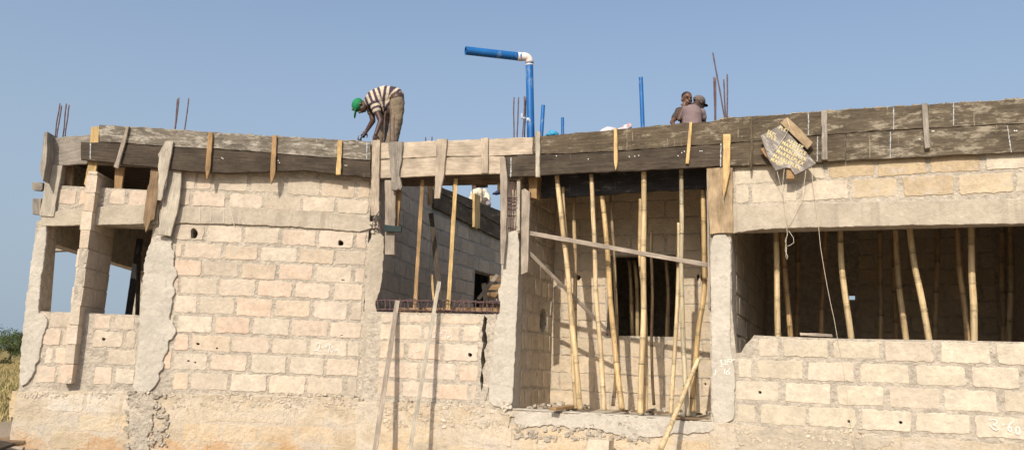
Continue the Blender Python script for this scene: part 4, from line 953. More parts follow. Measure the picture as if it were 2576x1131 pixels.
def cage():
    e = empty('beam_reinforcement_cage', M.P(1110, 785, -.1), 'rusty reinforcement cage of the sill beam lying across the middle bay', 'rebar cage')
    z0 = zMS + .035; s0, s1 = M.s_at(945, zMS), M.s_at(1276, zMS) + .03
    for (o, dz) in ((-.02, 0), (-.2, 0), (-.02, .13), (-.2, .13)):
        mb = MB(); pts = [M.w(s0 + (s1 - s0) * i / 24, z0 + dz + rnd.uniform(-.007, .007), o + rnd.uniform(-.006, .006)) for i in range(25)]; mb.tube(pts, .0075, 6); mb.build('long_bar', m_rebar, e, Matrix.Identity(4))
    n = 22
    for i in range(n):
        s = s0 + .05 + (s1 - s0 - .1) * i / (n - 1) + rnd.uniform(-.02, .02); mb = MB(); t = rnd.uniform(-.06, .06)
        q = [(s, z0 - .012, .0), (s + t, z0 + .145, .0), (s + t, z0 + .145, -.22), (s, z0 - .012, -.22), (s, z0 - .012, .0), (s + t * .5, z0 + .05, .004)]
        mb.tube([M.w(*a) for a in q], .0055, 5, smooth=False); mb.build('stirrup', m_rebar, e, Matrix.Identity(4))
    b = board('beam_form', M, [(1000, 774), (1262, 772), (1262, 786), (1000, 786)], -.27, .03, 'orange', 'low orange board behind the beam steel on the bay sill', 'formwork board', 'inner formwork boards')
cage()
def colcage():
    e = empty('column_reinforcement', M.P(1290, 583, -.05), 'exposed column steel with stirrups between two tall grey boards', 'rebar cage')
    for (x, o) in ((1284, .0), (1290, -.02), (1299, -.10)):
        mb = MB(); a = M.P(x, 586, o); b = M.P(x + 4, 445, o); mb.tube([a.lerp(b, i / 8) + Vector((rnd.uniform(-.004, .004), 0, 0)) for i in range(9)], .0065, 6); mb.build('long_bar', m_rebar, e, Matrix.Identity(4))
    for y in (497, 503, 512, 524, 572):
        a = M.P(1279, y, .012); b = M.P(1302, y - 1, .012); mb = MB()
        mb.tube([a, b, b + M.B * .12, a + M.B * .12, a, a + Vector((.0, 0, -.03))], .005, 5, smooth=False); mb.build('stirrup', m_rebar, e, Matrix.Identity(4))
    mb = MB(); z0 = M.sz(1290, 584)[1]; sA = M.s_at(1270, 3.3)
    for k in range(4):
        mb.box(((sA + sMR) / 2 + .0, .22, z0 + .12 + k * .235), ((sMR - sA) / 2 + .02, .1, .112), jit=.012, col=PAL[k], mat=0)
    mb.build('column_backing_blocks', m_block, BLD, M.M)
colcage()
# bent stubs and broken concrete at the bay column head
def stubs():
    mb = MB()
    for i in range(26):
        x, y = rnd.uniform(928, 952), rnd.uniform(545, 588); s, z = M.sz(x, y); r_ = rnd.uniform(.012, .03)
        mb.box((s, rnd.uniform(-.01, .06), z), (r_, r_, r_ * .8), Matrix.Rotation(rnd.uniform(0, 3), 3, 'Y'), jit=r_ * .4)
    mb.build('broken_concrete', m_mortar, BLD, M.M)['kind'] = 'stuff'
    e = empty('bent_steel_stub', M.P(950, 575, .03), 'short bent steel ends poking from broken concrete by the middle bay', 'steel bar', None)
    for (pts) in ([(938, 552), (952, 556), (952, 574)], [(944, 570), (944, 556)], [(936, 574), (958, 575)]):
        mb = MB(); mb.tube([M.P(x, y, .04) for x, y in pts], .008, 6, smooth=False); mb.build('steel_end', m_rebar, e, Matrix.Identity(4))
stubs()
# mortar lumps, rubble
def lumps(name, place, n, rmin, rmax, mat, label=None, cat=None, parent=None):
    mb = MB()
    for i in range(n):
        p = place(); r_ = rnd.uniform(rmin, rmax)
        rot = Matrix.Rotation(rnd.uniform(0, 3), 3, 'Z') @ Matrix.Rotation(rnd.uniform(-.6, .6), 3, 'X')
        k = rnd.uniform(.8, 1.1); mb.box(p, (r_ * rnd.uniform(.8, 1.7), r_, r_ * rnd.uniform(.5, .9)), rot, jit=r_ * .35, col=(k, k, k))
    o = mb.build(name, mat, parent, Matrix.Identity(4)) if parent else mb.build(name, mat)
    if cat: tag(o, label, cat, kind='stuff')
    return o
lumps('rubble', lambda: R.w(rnd.uniform(.12, .75) if rnd.random() < .6 else rnd.uniform(1.4, 2.3), LEDGE + rnd.uniform(.012, .05), -rnd.uniform(.25, 1.4)), 110, .008, .035, m_mortar, 'crumbled mortar and block rubble on the recess ledge', 'rubble')
lumps('rubble', lambda: L.w(rnd.uniform(L.s_at(30, .2), L.s_at(330, .2)), .10 + abs(rnd.gauss(0, .035)), .1 + abs(rnd.gauss(0, .35))), 260, .015, .06, m_mortar, 'grey rubble along the foot of the left wall', 'rubble')
def scatter(name, pl, x0, x1, y0, y1, off, n, rmin, rmax, mat=None):
    mb = MB()
    for i in range(n):
        x, y = rnd.uniform(x0, x1), rnd.uniform(y0, y1)
        if noise.noise(Vector((x * .03, y * .05, 3))) < -.12: continue
        s, z = pl.sz(x, y, off); r_ = rnd.uniform(rmin, rmax); k = rnd.uniform(.8, 1.12)
        mb.box((s, -off + r_ * .1, z), (r_ * rnd.uniform(.8, 1.8), r_ * .55, r_), Matrix.Rotation(rnd.uniform(-.5, .5), 3, 'Y'), jit=r_ * .4, col=(k, k, k))
    mb.build(name, mat or m_mortar, BLD, pl.M)['kind'] = 'stuff'
scatter('mortar_splashes', L, 318, 420, 985, 1150, .05, 420, .006, .022)
scatter('mortar_splashes', L, 420, 930, 988, 1030, .038, 360, .005, .014, m_plinth)
scatter('mortar_splashes', L, 60, 330, 985, 1000, .038, 120, .005, .013, m_plinth)
scatter('mortar_splashes', M, 950, 1290, 1005, 1075, .033, 420, .005, .017, m_plinth)
scatter('mortar_splashes', R, 1292, 1640, 1062, 1110, .03, 300, .005, .02, m_mortar)
scatter('mortar_splashes', R, 1850, 2180, 1078, 1125, .034, 200, .005, .016, m_plinth)
# ------------------------------------------------------------------ chalk writing
def chalk(pl, strokes, off, name='chalk_stroke', w_=.0088, k=1.0):
    for st in strokes:
        mb = MB(); P = [pl.sz(x, y, off) for x, y in st]
        for (a, b) in zip(P, P[1:]):
            a, b = Vector(a), Vector(b); d = (b - a)
            if d.length < 1e-5: continue
            d.normalize(); n = Vector((-d.y, d.x)) * w_ * rnd.uniform(.75, 1.15) / 2; a = a - d * w_ * .3; b = b + d * w_ * .3
            y = -off - .002 - rnd.uniform(0, .0015)
            mb.add([(a.x + n.x, y, a.y + n.y), (a.x - n.x, y, a.y - n.y), (b.x - n.x, y, b.y - n.y), (b.x + n.x, y, b.y + n.y)], [(0, 1, 2, 3)], col=(k, k, k))
        mb.build(name, m_chalk, BLD, pl.M)
def zz(pts, ox, oy, s): return [(ox + x / s, oy + y / s) for x, y in pts]
q = lambda pts: zz(pts, 1150 / 1.528, 1250 / 1.528, 7.54 * 1.528)
chalk(L, [q([(500, 570), (530, 510), (575, 490), (605, 530), (600, 620), (570, 690), (540, 720), (450, 715)]), q([(540, 722), (615, 742)]), q([(660, 640), (690, 642)]), q([(905, 560), (870, 540), (800, 560), (770, 600), (800, 618), (870, 590), (900, 560), (880, 640), (855, 775)]), q([(960, 600), (925, 640), (915, 710), (940, 770), (985, 760), (990, 700), (970, 620), (955, 600)]), q([(1035, 795), (1045, 690), (1080, 730), (1110, 680), (1160, 800)])], .013)
q2 = lambda pts: zz(pts, 1500 / 1.528, 1200 / 1.528, 4.523 * 1.528)
chalk(M, [q2([(775, 330), (800, 310), (810, 340), (770, 420), (740, 430), (830, 430)]), q2([(870, 350), (840, 370), (850, 400), (880, 395), (890, 360), (870, 350)]), q2([(920, 320), (990, 315), (975, 370), (955, 440)]), q2([(1000, 450), (1005, 400), (1030, 430), (1060, 390), (1075, 465)])], .013, k=.96, w_=.008)
chalk(M, [q2([(370, 590), (400, 600), (395, 640), (410, 680), (380, 740), (355, 735)]), q2([(480, 590), (520, 610)]), q2([(450, 670), (500, 690), (530, 650)])], .013, k=.88, w_=.007)
q3 = lambda pts: zz(pts, 2700 / 1.528, 1350 / 1.528, 7.54 * 1.528)
chalk(R, [q3([(510, 255), (570, 255), (530, 300), (575, 340), (560, 370)]), q3([(640, 250), (680, 250), (685, 290), (640, 320)]), q3([(725, 320), (745, 220), (810, 220)]), q3([(740, 260), (800, 285), (790, 310)]), q3([(835, 215), (860, 260), (925, 215)]), q3([(865, 260), (820, 335)]), q3([(610, 380), (650, 360), (745, 355)]), q3([(515, 425), (570, 410)]), q3([(655, 510), (630, 635)]), q3([(790, 490), (710, 570), (680, 640), (730, 670), (790, 640), (790, 590), (740, 575), (690, 600)]), q3([(380, 520), (385, 600), (350, 670)])], .032, k=1.08, w_=.008)
q4 = lambda pts: zz(pts, 3750 / 1.528, 1550 / 1.528, 6.355 * 1.528)
z3 = lambda x0, y0, x1, y1: [(366.5 + x0 / 2.659, 294.5 + y0 / 2.659), (366.5 + (x0 + x1) / 5.318 + .8, 294.5 + (y0 + y1) / 5.318), (366.5 + x1 / 2.659, 294.5 + y1 / 2.659)]
chalk(L, [z3(*a) for a in [(362, 605, 360, 705), (435, 635, 437, 690), (520, 605, 522, 705), (562, 612, 592, 722), (620, 668, 625, 715), (645, 690, 655, 715), (1122, 655, 1120, 700), (1165, 668, 1163, 705), (1240, 690, 1238, 745), (1205, 690, 1212, 725)]], .030, name='lime_drip', w_=.008, k=.75)
chalk(R, [q4([(340, 395), (400, 380), (470, 390), (530, 430), (510, 480), (430, 510), (500, 540), (560, 580), (555, 620), (500, 640), (440, 620), (390, 570), (355, 530)]), q4([(660, 522), (715, 505)]), q4([(930, 420), (830, 500), (790, 580), (800, 650), (850, 680), (880, 640), (860, 570), (800, 580)]), q4([(990, 570), (975, 640), (1000, 730), (1060, 740), (1080, 660), (1060, 580), (1010, 560)])], .016, w_=.011)
# ------------------------------------------------------------------ pipes
def pipe_mb(pts, r, ri, n=24):
    mb = MB(); mb.tube(pts, r, n, cap=False); mb.tube(pts, ri, n, cap=False)
    # end rims
    for q in (0, -1):
        a = Vector(pts[q]); b = Vector(pts[1 if q == 0 else -2]); t = (b - a).normalized(); up = t.orthogonal().normalized(); c = t.cross(up)
        o = [a + (up * math.cos(2 * math.pi * k / n) + c * math.sin(2 * math.pi * k / n)) * r for k in range(n)]; i_ = [a + (up * math.cos(2 * math.pi * k / n) + c * math.sin(2 * math.pi * k / n)) * ri for k in range(n)]
        mb.add(o + i_, [(k, (k + 1) % n, n + (k + 1) % n, n + k) for k in range(n)])
    return mb
def bigpipe():
    Y = 11.1; base = at(1336, 372, Y); top = at(1331.5, 154, Y); el = at(1330, 144, Y)
    e = empty('vent_pipe', base, 'tall thick blue vent pipe with a white elbow and a blue arm pointing left', 'pipe')
    r = 10 / F * Y * 1.0
    dn = (top - base).normalized(); b0 = base - dn * max(0, (base.z - 4.2)) if base.z > 4.2 else base
    pipe_mb([b0, base.lerp(top, .5), top], r * 1.0, r * .9).build('upright_pipe', m_pipe, e, Matrix.Identity(4))
    h0 = at(1171, 127.5, Y - .25); h1 = at(1313, 143.5, Y)
    pipe_mb([h1, h0.lerp(h1, .5), h0], r * 1.1, r * .98).build('side_pipe', m_pipe, e, Matrix.Identity(4))
    c = at(1331, 146, Y); dh = (h0 - h1).normalized(); up = dn
    corner = h1 + dh * (-((top - h1).dot(-dh)))
    P = []
    a = h1 + dh * .03; z_ = top + up * .0
    P = [h1 + dh * .07, h1 + dh * .0]
    mid = Vector((top.x, (top.y + h1.y) / 2, h1.z))
    rr = .085
    p_in = mid + dh * rr; p_out = mid - up * rr
    for i in range(9):
        t = i / 8; P.append((1 - t) ** 2 * p_in + 2 * t * (1 - t) * mid + t * t * p_out)
    P.append(top - up * .02)
    mb = MB(); mb.tube(P, [r * 1.14, r * 1.14] + [r * 1.1] * 9 + [r * 1.14], 24); mb.build('elbow_joint', m_white, e, Matrix.Identity(4))
    mb = MB(); mb.tube([top - up * .012, top - up * .035], r * 1.03, 24); mb.tube([top - up * .05, top - up * .07], r * 1.02, 24); mb.build('tape_ring', m_white, e, Matrix.Identity(4))
bigpipe()
def spipe(x0, y0, x1, y1, wpx, Y, label):
    a = at(x1, y1, Y); b = at(x0, y0, Y); d = (b - a).normalized(); a = a - d * max(.05, (a.z - 4.22) / d.z); r = wpx / 2 / F * Y
    o = pipe_mb([a, a.lerp(b, .5), b], r, r * .82, 16).build('blue_pipe', m_pipe, recenter=True); tag(o, label, 'pipe', 'upright blue pipes on the roof')
spipe(1366.6, 265, 1362, 339, 10, 10.9, 'thin blue pipe just right of the big vent pipe')
spipe(1415, 296, 1415.3, 335, 8, 10.9, 'shortest blue pipe right of the blue bundle')
spipe(1612, 195, 1617, 322, 11, 10.6, 'tall slim blue pipe standing alone left of the two men')
# cloth like things
def blob_obj(name, els, voxel, mats, parent=None, disp=0, attr=None, smooth=4, Mw=None):
    """els: ('c', p0, p1, r0, r1) cones, ('e', centre, (rx,ry,rz), rot3) ellipsoids -> one remeshed skin"""
    bm = bmesh.new()
    for el in els:
        if el[0] == 'c':
            p0, p1, r0, r1 = Vector(el[1]), Vector(el[2]), el[3], el[4]; d = p1 - p0
            m = Matrix.Translation((p0 + p1) / 2) @ d.to_track_quat('Z', 'Y').to_matrix().to_4x4()
            bmesh.ops.create_cone(bm, cap_ends=True, segments=16, radius1=r0, radius2=r1, depth=max(d.length, 1e-4), matrix=m)
            for p, r_ in ((p0, r0), (p1, r1)): bmesh.ops.create_icosphere(bm, subdivisions=2, radius=r_, matrix=Matrix.Translation(p))
        else:
            m = Matrix.Translation(Vector(el[1])) @ (el[3].to_4x4() if len(el) > 3 and el[3] is not None else Matrix.Identity(4)) @ Matrix.Diagonal((*el[2], 1))
            bmesh.ops.create_icosphere(bm, subdivisions=3, radius=1, matrix=m)
    me = bpy.data.meshes.new(name); bm.to_mesh(me); bm.free()
    t = bpy.data.objects.new('tmp', me); COL.objects.link(t)
    md = t.modifiers.new('r', 'REMESH'); md.mode = 'VOXEL'; md.voxel_size = voxel
    if smooth:
        s_ = t.modifiers.new('s', 'SMOOTH'); s_.iterations = smooth; s_.factor = .5
    bpy.context.view_layer.update()
    ev = t.evaluated_get(bpy.context.evaluated_depsgraph_get()); m2 = bpy.data.meshes.new_from_object(ev)
    bpy.data.objects.remove(t); bpy.data.meshes.remove(me)
    if disp:
        for v in m2.vertices:
            v.co += v.normal * disp * (noise.noise(v.co * 9) + .6 * noise.noise(v.co * 22))
    m2.name = name
    if not isinstance(mats, (list, tuple)): mats = [mats]
    m2.materials.clear()
    for m in mats: m2.materials.append(m)
    ca = m2.color_attributes.new('tint', 'FLOAT_COLOR', 'POINT')
    for i, v in enumerate(m2.vertices):
        c = attr(v.co, v.normal) if attr else (1, 1, 1)
        ca.data[i].color = (*c, 1)
    for p in m2.polygons: p.use_smooth = True
    o = bpy.data.objects.new(name, m2); COL.objects.link(o)
    if parent: attach(o, parent, Matrix.Identity(4))
    return o
m_skin = plain('dark skin', (.060, .030, .020), .5, .12, 30, 0, .4)
m_sack = plain('white woven sack', (.52, .47, .48), .8, .1, 20)
m_bag = plain('blue plastic bundle', (.05, .28, .45), .5, .2, 9)
m_rag = plain('clear plastic rag', (.36, .43, .50), .4, .15, 20)
def X(x, y, Y): return at(x, y, Y)
o = blob_obj('cement_sack', [('e', X(1532, 332, 11.6), (.12, .1, .075)), ('e', X(1520, 335, 11.6), (.08, .1, .06)), ('e', X(1545, 330, 11.6), (.07, .08, .05))], .015, m_sack, disp=.012); tag(o, 'limp white sack lying behind the boards left of the yellow stake', 'sack', 'sacks on the roof')
o = blob_obj('cement_sack', [('e', X(1565, 330, 11.6), (.10, .1, .05)), ('e', X(1577, 322, 11.6), (.07, .08, .05)), ('e', X(1584, 315, 11.6), (.03, .04, .03))], .012, m_sack, disp=.014, attr=lambda c, n: (1, 1, 1) if noise.noise(c * 14) > -.15 else (.85, .45, .4)); tag(o, 'crumpled white and red sack right of the yellow stake', 'sack', 'sacks on the roof')
o = blob_obj('plastic_bundle', [('e', X(1391, 337, 11.4), (.075, .07, .055)), ('e', X(1381, 340, 11.4), (.05, .06, .03)), ('e', X(1400, 336, 11.4), (.03, .03, .03))], .01, m_bag, disp=.012); tag(o, 'small blue plastic bundle between two short blue pipes', 'bundle')
o = blob_obj('plastic_rag', [('e', X(1313, 293, 10.35), (.016, .012, .04)), ('e', X(1318, 297, 10.35), (.03, .014, .014)), ('e', X(1329, 300, 10.35), (.026, .012, .026)), ('e', X(1333, 305, 10.35), (.012, .01, .018))], .005, m_rag, disp=.018); tag(o, 'scrap of clear plastic tied round the bars by the vent pipe', 'plastic rag')
# ------------------------------------------------------------------ people
def head(c, f, u, s, hair=None):
    """skull, jaw, nose, ears as elements; c centre, f facing, u up"""
    f = Vector(f).normalized(); u = Vector(u); u = (u - f * u.dot(f)).normalized(); r_ = f.cross(u)
    m = Matrix((r_, f, u)).transposed()
    P = lambda a, b, d: Vector(c) + (r_ * a + f * b + u * d) * s
    els = [('e', P(0, -.01, .03), (.074 * s, .094 * s, .088 * s), m), ('e', P(0, .022, -.045), (.056 * s, .066 * s, .07 * s), m), ('e', P(0, .052, -.088), (.03 * s, .03 * s, .026 * s), m),
           ('c', P(0, .092, .005), P(0, .108, -.028), .011 * s, .017 * s), ('e', P(0, .086, -.060), (.027 * s, .016 * s, .014 * s), m), ('e', P(0, .082, .026), (.052 * s, .018 * s, .013 * s), m),
           ('e', P(.076, -.005, -.01), (.011 * s, .02 * s, .032 * s), m), ('e', P(-.076, -.005, -.01), (.011 * s, .02 * s, .032 * s), m)]
    return els, P, m
def hand(w, d, n, s, curl=.9):
    """w wrist, d direction to the knuckles, n back of hand normal"""
    d = Vector(d).normalized(); n = Vector(n); n = (n - d * n.dot(d)).normalized(); a = d.cross(n)
    els = [('e', Vector(w) + d * .045 * s, (.042 * s, .05 * s, .017 * s), Matrix((a, d, n)).transposed())]
    for k, (o_, l) in enumerate(((-.031, .062), (-.010, .075), (.011, .07), (.031, .055))):
        p = Vector(w) + (d * .085 + a * o_) * s
        q = p + (d * math.cos(curl * .5) - n * math.sin(curl * .5)) * l * .5 * s; q2 = q + (d * math.cos(curl * 1.7) - n * math.sin(curl * 1.7)) * l * .5 * s
        els += [('c', p, q, .0095 * s, .0085 * s), ('c', q, q2, .0085 * s, .0075 * s)]
    p = Vector(w) + (d * .03 - a * .038) * s; q = p + (d * .6 - a * .7 - n * .3).normalized() * .035 * s
    els += [('c', p, q, .013 * s, .010 * s), ('c', q, q + (d * .9 - n * .5).normalized() * .03 * s, .010 * s, .008 * s)]
    return els
def man1():
    Y = 11.75; dx = .15
    g_ = lambda x, y, o=0: at(x, y, Y + o)
    ft = 4.22
    e = empty('person', (g_(990, 356).x, Y, ft), 'man in a striped shirt and green cap bending over the roof edge with a hammer', 'person')
    sh_n, sh_f = g_(940, 258, -.17), g_(932, 266, .17); neck = g_(926, 254); hc = g_(906, 267)
    hipn, hipf = g_(999, 248, -.10), g_(994, 250, .10)
    kn = g_(997, 302, -.12); an = g_(989, 358, -.12); an2 = Vector((an.x - .06, an.y, ft + .09))
    kf = g_(966, 302, .14); af = g_(954, 352, .12); af2 = Vector((af.x - .05, af.y, ft + .09))
    hd, HP, hm = head(hc, (-.22, -.15, -.95), (-.95, 0, .28), .98)
    en, wn_ = g_(958, 304, -.22), g_(945, 338, -.30); ef, wf = g_(938, 304, .05), g_(921, 331, -.14)
    body = hd + [('c', HP(0, -.03, -.06), neck, .052, .06), ('c', neck, g_(940, 250), .07, .12), ('c', g_(942, 250), g_(965, 242), .135, .14), ('c', g_(965, 242), g_(995, 245), .14, .135), ('c', sh_n, sh_f, .07, .07),
            ('c', sh_n, en, .055, .043), ('c', en, wn_, .042, .028), ('c', sh_f, ef, .055, .042), ('c', ef, wf, .042, .027),
            ('c', hipn, kn, .09, .06), ('c', kn, an2, .055, .04), ('c', hipf, kf, .09, .06), ('c', kf, af2, .055, .04), ('c', hipn, hipf, .1, .1),
            ('c', an2 - Vector((0, 0, .045)), an2 + Vector((-.17, 0, -.05)), .042, .035), ('c', af2 - Vector((0, 0, .045)), af2 + Vector((-.17, 0, -.05)), .042, .035)]
    body += hand(wn_, g_(943, 350, -.30) - wn_, (.3, -1, .2), .95, 1.2)
    body += hand(wf, g_(915.5, 338, -.16) - wf, (.5, -.7, .5), .9, 1.5)
    blob_obj('body', body, .0085, m_skin, e, smooth=2)
    # shirt
    spine = [g_(925, 252), g_(940, 246), g_(962, 238), g_(985, 240), g_(1003, 252)]
    acc = [0]
    for a, b in zip(spine, spine[1:]): acc.append(acc[-1] + (b - a).length)
    def tpar(c):
        best = None
        for i, (a, b) in enumerate(zip(spine, spine[1:])):
            d = b - a; cc = Vector((c.x, a.y, c.z)); t = max(-.5 if i == 0 else 0, min(1.5 if i == 3 else 1, (cc - a).dot(d) / d.length_squared)); q_ = (cc - (a + d * t)).length
            if best is None or q_ < best[0]: best = (q_, acc[i] + t * d.length)
        return best[1]
    CR, PU = (.50, .42, .31), (.055, .036, .05)
    def stripes(c, n):
        on_sleeve = (c - sh_n).dot((en - sh_n).normalized()) > .02 and (c - sh_n).cross((en - sh_n).normalized()).length < .085 and c.y < Y - .10
        t = (c - sh_n).dot((en - sh_n).normalized()) + .02 if on_sleeve else tpar(c)
        return CR if (t / .078) % 1 < .50 else PU
    m_sh = plain('striped jersey', (1, 1, 1), .9, .06, 30)
    low = [('c', g_(950, 254, 0), g_(985, 262, 0), .13, .12)]
    shirt = [('c', g_(930, 256), g_(945, 250), .09, .155), ('c', g_(945, 250), g_(965, 245), .155, .17), ('c', g_(965, 243), g_(994, 241), .165, .135), ('c', sh_n, sh_f, .088, .088), ('c', sh_n, sh_n.lerp(en, .42), .078, .072), ('c', sh_f, sh_f.lerp(ef, .42), .078, .07), ('c', g_(960, 256), g_(972, 264), .14, .13), ('c', g_(972, 264), g_(968, 272), .12, .09)]
    blob_obj('striped_shirt', shirt, .010, m_sh, e, disp=.006, attr=stripes, smooth=3)
    m_tr = plain('khaki cargo cloth', (.19, .145, .095), .9, .2, 9, .01)
    def tcol(c, n): return (1, 1, 1) if c.y < Y + .02 else (.9, .9, .9)  # shade on the far leg is put into the cloth tint
    tr = [('c', g_(992, 250), g_(1000, 256), .11, .11), ('c', hipn - Vector((.0, 0, .04)), hipf - Vector((0, 0, .04)), .10, .10), ('c', g_(999, 258, -.10), kn, .112, .095), ('c', kn, Vector((an2.x, an2.y, an2.z + .05)), .095, .085), ('c', hipf, kf, .115, .092), ('c', kf, Vector((af2.x, af2.y, af2.z + .05)), .092, .082), ('e', g_(1005, 292, -.16), (.05, .04, .08))]
    blob_obj('trousers', tr, .011, m_tr, e, disp=.012, attr=tcol, smooth=3)
    m_shoe = plain('dusty shoe', (.08, .07, .06), .7)
    for a in (an2, af2): blob_obj('shoe', [('c', a + Vector((.03, 0, -.045)), a + Vector((-.17, 0, -.055)), .055, .042)], .012, m_shoe, e)
    # cap
    m_cap = plain('green cap', (.012, .18, .065), .8, .1, 12); m_lab = plain('cap badge', (.5, .45, .4), .8)
    cap = [('e', HP(0, -.008, .045), (.094, .112, .086), hm)]
    blob_obj('green_cap', cap, .01, m_cap, e, smooth=3)
    blob_obj('cap_visor', [('e', HP(0, .135, .035), (.075, .085, .011), hm @ Matrix.Rotation(-.15, 3, 'X'))], .007, plain('light green visor', (.06, .28, .10), .8, .08), e, smooth=1)
    blob_obj('cap_badge', [('e', HP(-.03, .098, .085), (.045, .012, .014), hm)], .006, m_lab, e, smooth=1)
    h = empty('hammer', wf, 'claw hammer held in the far hand of the bending man', 'hammer')
    a, b = g_(919.5, 334.5, -.17), g_(904.5, 351, -.17)
    mb = MB(); mb.tube([a, b], [.014, .012], 8); mb.build('handle', plain('grey hammer handle', (.05, .055, .07), .5), h, Matrix.Identity(4))
    mb = MB(); mb.tube([g_(909, 353, -.17), g_(904.5, 351, -.17), g_(901, 350, -.17)], [.02, .018, .014], 8); mb.tube([g_(901, 350, -.17), g_(900.5, 346, -.17), g_(902.5, 341, -.17)], [.012, .009, .005], 6); mb.build('claw_head', plain('hammer steel', (.12, .11, .12), .4, .1, 20, 0, .5, .7), h, Matrix.Identity(4))
man1()
def men2():
    Y = 12.5; s = .85
    g_ = lambda x, y, o=0: at(x, y, Y + o)
    ft = 4.22
    # --- A, bareheaded, facing the camera
    e = empty('person', (g_(1728, 300, .35).x, Y + .35, ft), 'bareheaded man facing the camera behind the other, one hand raised to his cheek', 'person')
    hc = g_(1728, 251, .3); hd, HP, hm = head(hc, (.18, -1, -.08), (.04, 0, 1), 1.1)
    nk = g_(1731, 270, .33); shl, shr = g_(1708, 280, .33), g_(1752, 282, .40); pel = g_(1732, 345, .4)
    el, wl = g_(1690.5, 308, .2), g_(1699, 322, .0); er = g_(1709, 300, .1); wr = g_(1719.5, 270, .08)
    fl, fr_ = pel + Vector((-.08, 0, -.02)), pel + Vector((.08, 0, -.02))
    body = hd + [('c', HP(0, -.02, -.08), nk, .045, .05), ('c', nk, pel, .09, .11), ('c', g_(1730, 284, .33), g_(1732, 310, .37), .12, .11), ('c', shl, shr, .055, .055), ('c', shl, el, .047, .036), ('c', el, wl, .036, .026),
            ('c', shl + Vector((.03, -.05, -.02)), er, .045, .038), ('c', er, wr, .038, .026)]
    for q_ in (fl, fr_):
        k_ = Vector((q_.x, q_.y - .03, (q_.z + ft) / 2)); a_ = Vector((q_.x, q_.y, ft + .06)); body += [('c', q_, k_, .08, .055), ('c', k_, a_, .05, .038), ('c', a_, a_ + Vector((0, -.14, -.025)), .038, .03)]
    body += hand(wr, Vector((.12, -.1, 1)), (-.5, -.85, 0), .85, 1.0)
    body += hand(wl, Vector((.25, -.5, -.8)), (-.8, -.3, 0), .85, .7)
    sk = lambda c, n: (1, 1, 1)
    blob_obj('body', body, .009, plain('brown skin', (.12, .058, .034), .5, .15, 30, 0, .4), e, smooth=2)
    blob_obj('hair', [('e', HP(0, -.026, .062), (.083, .096, .074), hm)], .008, plain('short black hair', (.012, .010, .010), .9), e)
    for sgn in (-1, 1): blob_obj('eye', [('e', HP(.029 * sgn, .088, .008), (.011, .006, .0055), hm)], .003, plain('dark eye', (.02, .015, .012), .3), e, smooth=0)
    blob_obj('dark_shirt', [('c', g_(1729, 284, .33), g_(1733, 345, .38), .135, .13), ('c', shl, shr, .07, .07), ('c', shl, shl.lerp(el, .6), .062, .056), ('c', shr, g_(1757, 300, .4), .06, .055)], .012, plain('faded olive shirt', (.06, .046, .040), .9, .2, 12), e, disp=.006)
    blob_obj('trousers', [('c', pel + Vector((0, 0, .05)), pel - Vector((0, 0, .05)), .13, .13)] + [('c', q_, Vector((q_.x, q_.y, ft + .1)), .09, .065) for q_ in (fl, fr_)], .014, plain('dark trousers', (.05, .05, .06), .9), e)
    # --- B, cap, seen from behind
    e = empty('person', (g_(1742, 300, -.1).x, Y - .1, ft), 'man in a mauve t-shirt and grey brown cap seen from behind', 'person')
    hc = g_(1759, 259, 0); hd, HP, hm = head(hc, (.86, .45, -.22), (.15, 0, 1), .98)
    nk = g_(1749, 270, -.02); shl, shr = g_(1727, 277, -.02), g_(1764, 283, -.0); pel = g_(1736, 350, -.05)
    er, wr = g_(1771, 306, .05), g_(1758, 322, .22); el, wl = g_(1718, 312, .12), g_(1730, 318, .3)
    fl, fr_ = pel + Vector((-.08, 0, -.02)), pel + Vector((.08, 0, -.02))
    body = hd + [('c', HP(0, -.03, -.06), nk, .045, .05), ('c', nk, pel, .09, .12), ('c', shl, shr, .055, .055), ('c', shr, er, .045, .036), ('c', er, wr, .036, .026), ('c', shl, el, .045, .036), ('c', el, wl, .036, .026)]
    for q_ in (fl, fr_):
        k_ = Vector((q_.x, q_.y + .03, (q_.z + ft) / 2)); a_ = Vector((q_.x, q_.y, ft + .06)); body += [('c', q_, k_, .08, .055), ('c', k_, a_, .05, .038), ('c', a_, a_ + Vector((.08, .12, -.025)), .038, .03)]
    body += hand(wr, Vector((-.6, .6, .1)), (.5, .5, .5), .85, .9) + hand(wl, Vector((.5, .6, .1)), (-.5, .5, .5), .85, .9)
    blob_obj('body', body, .009, m_skin, e, smooth=2)
    m_mv = plain('mauve jersey', (.21, .15, .145), .95, .07, 14, .004)
    blob_obj('mauve_shirt', [('c', g_(1731, 282, -.02), g_(1757, 286, -.0), .10, .09), ('c', g_(1742, 286, -.05), g_(1738, 345, -.08), .155, .15), ('c', shl, shr, .07, .07), ('c', nk + Vector((0, 0, -.05)), nk + Vector((-.01, 0, .0)), .075, .06), ('c', shr, shr.lerp(er, .55), .066, .062), ('c', shl, shl.lerp(el, .5), .062, .06)], .012, m_mv, e, disp=.007)
    blob_obj('trousers', [('c', pel + Vector((0, 0, .03)), pel - Vector((0, 0, .06)), .14, .13)] + [('c', q_, Vector((q_.x, q_.y, ft + .1)), .09, .065) for q_ in (fl, fr_)], .014, plain('navy trousers', (.03, .035, .05), .9), e)
    m_cp = plain('worn brown cap', (.15, .115, .10), .9, .2, 14)
    blob_obj('cap', [('e', HP(0, -.01, .045), (.088, .108, .078), hm)], .009, m_cp, e)
    blob_obj('cap_visor', [('e', HP(0, .125, .012), (.06, .045, .007), hm @ Matrix.Rotation(-.25, 3, 'X'))], .006, plain('dark visor', (.03, .028, .035), .8), e, smooth=1)
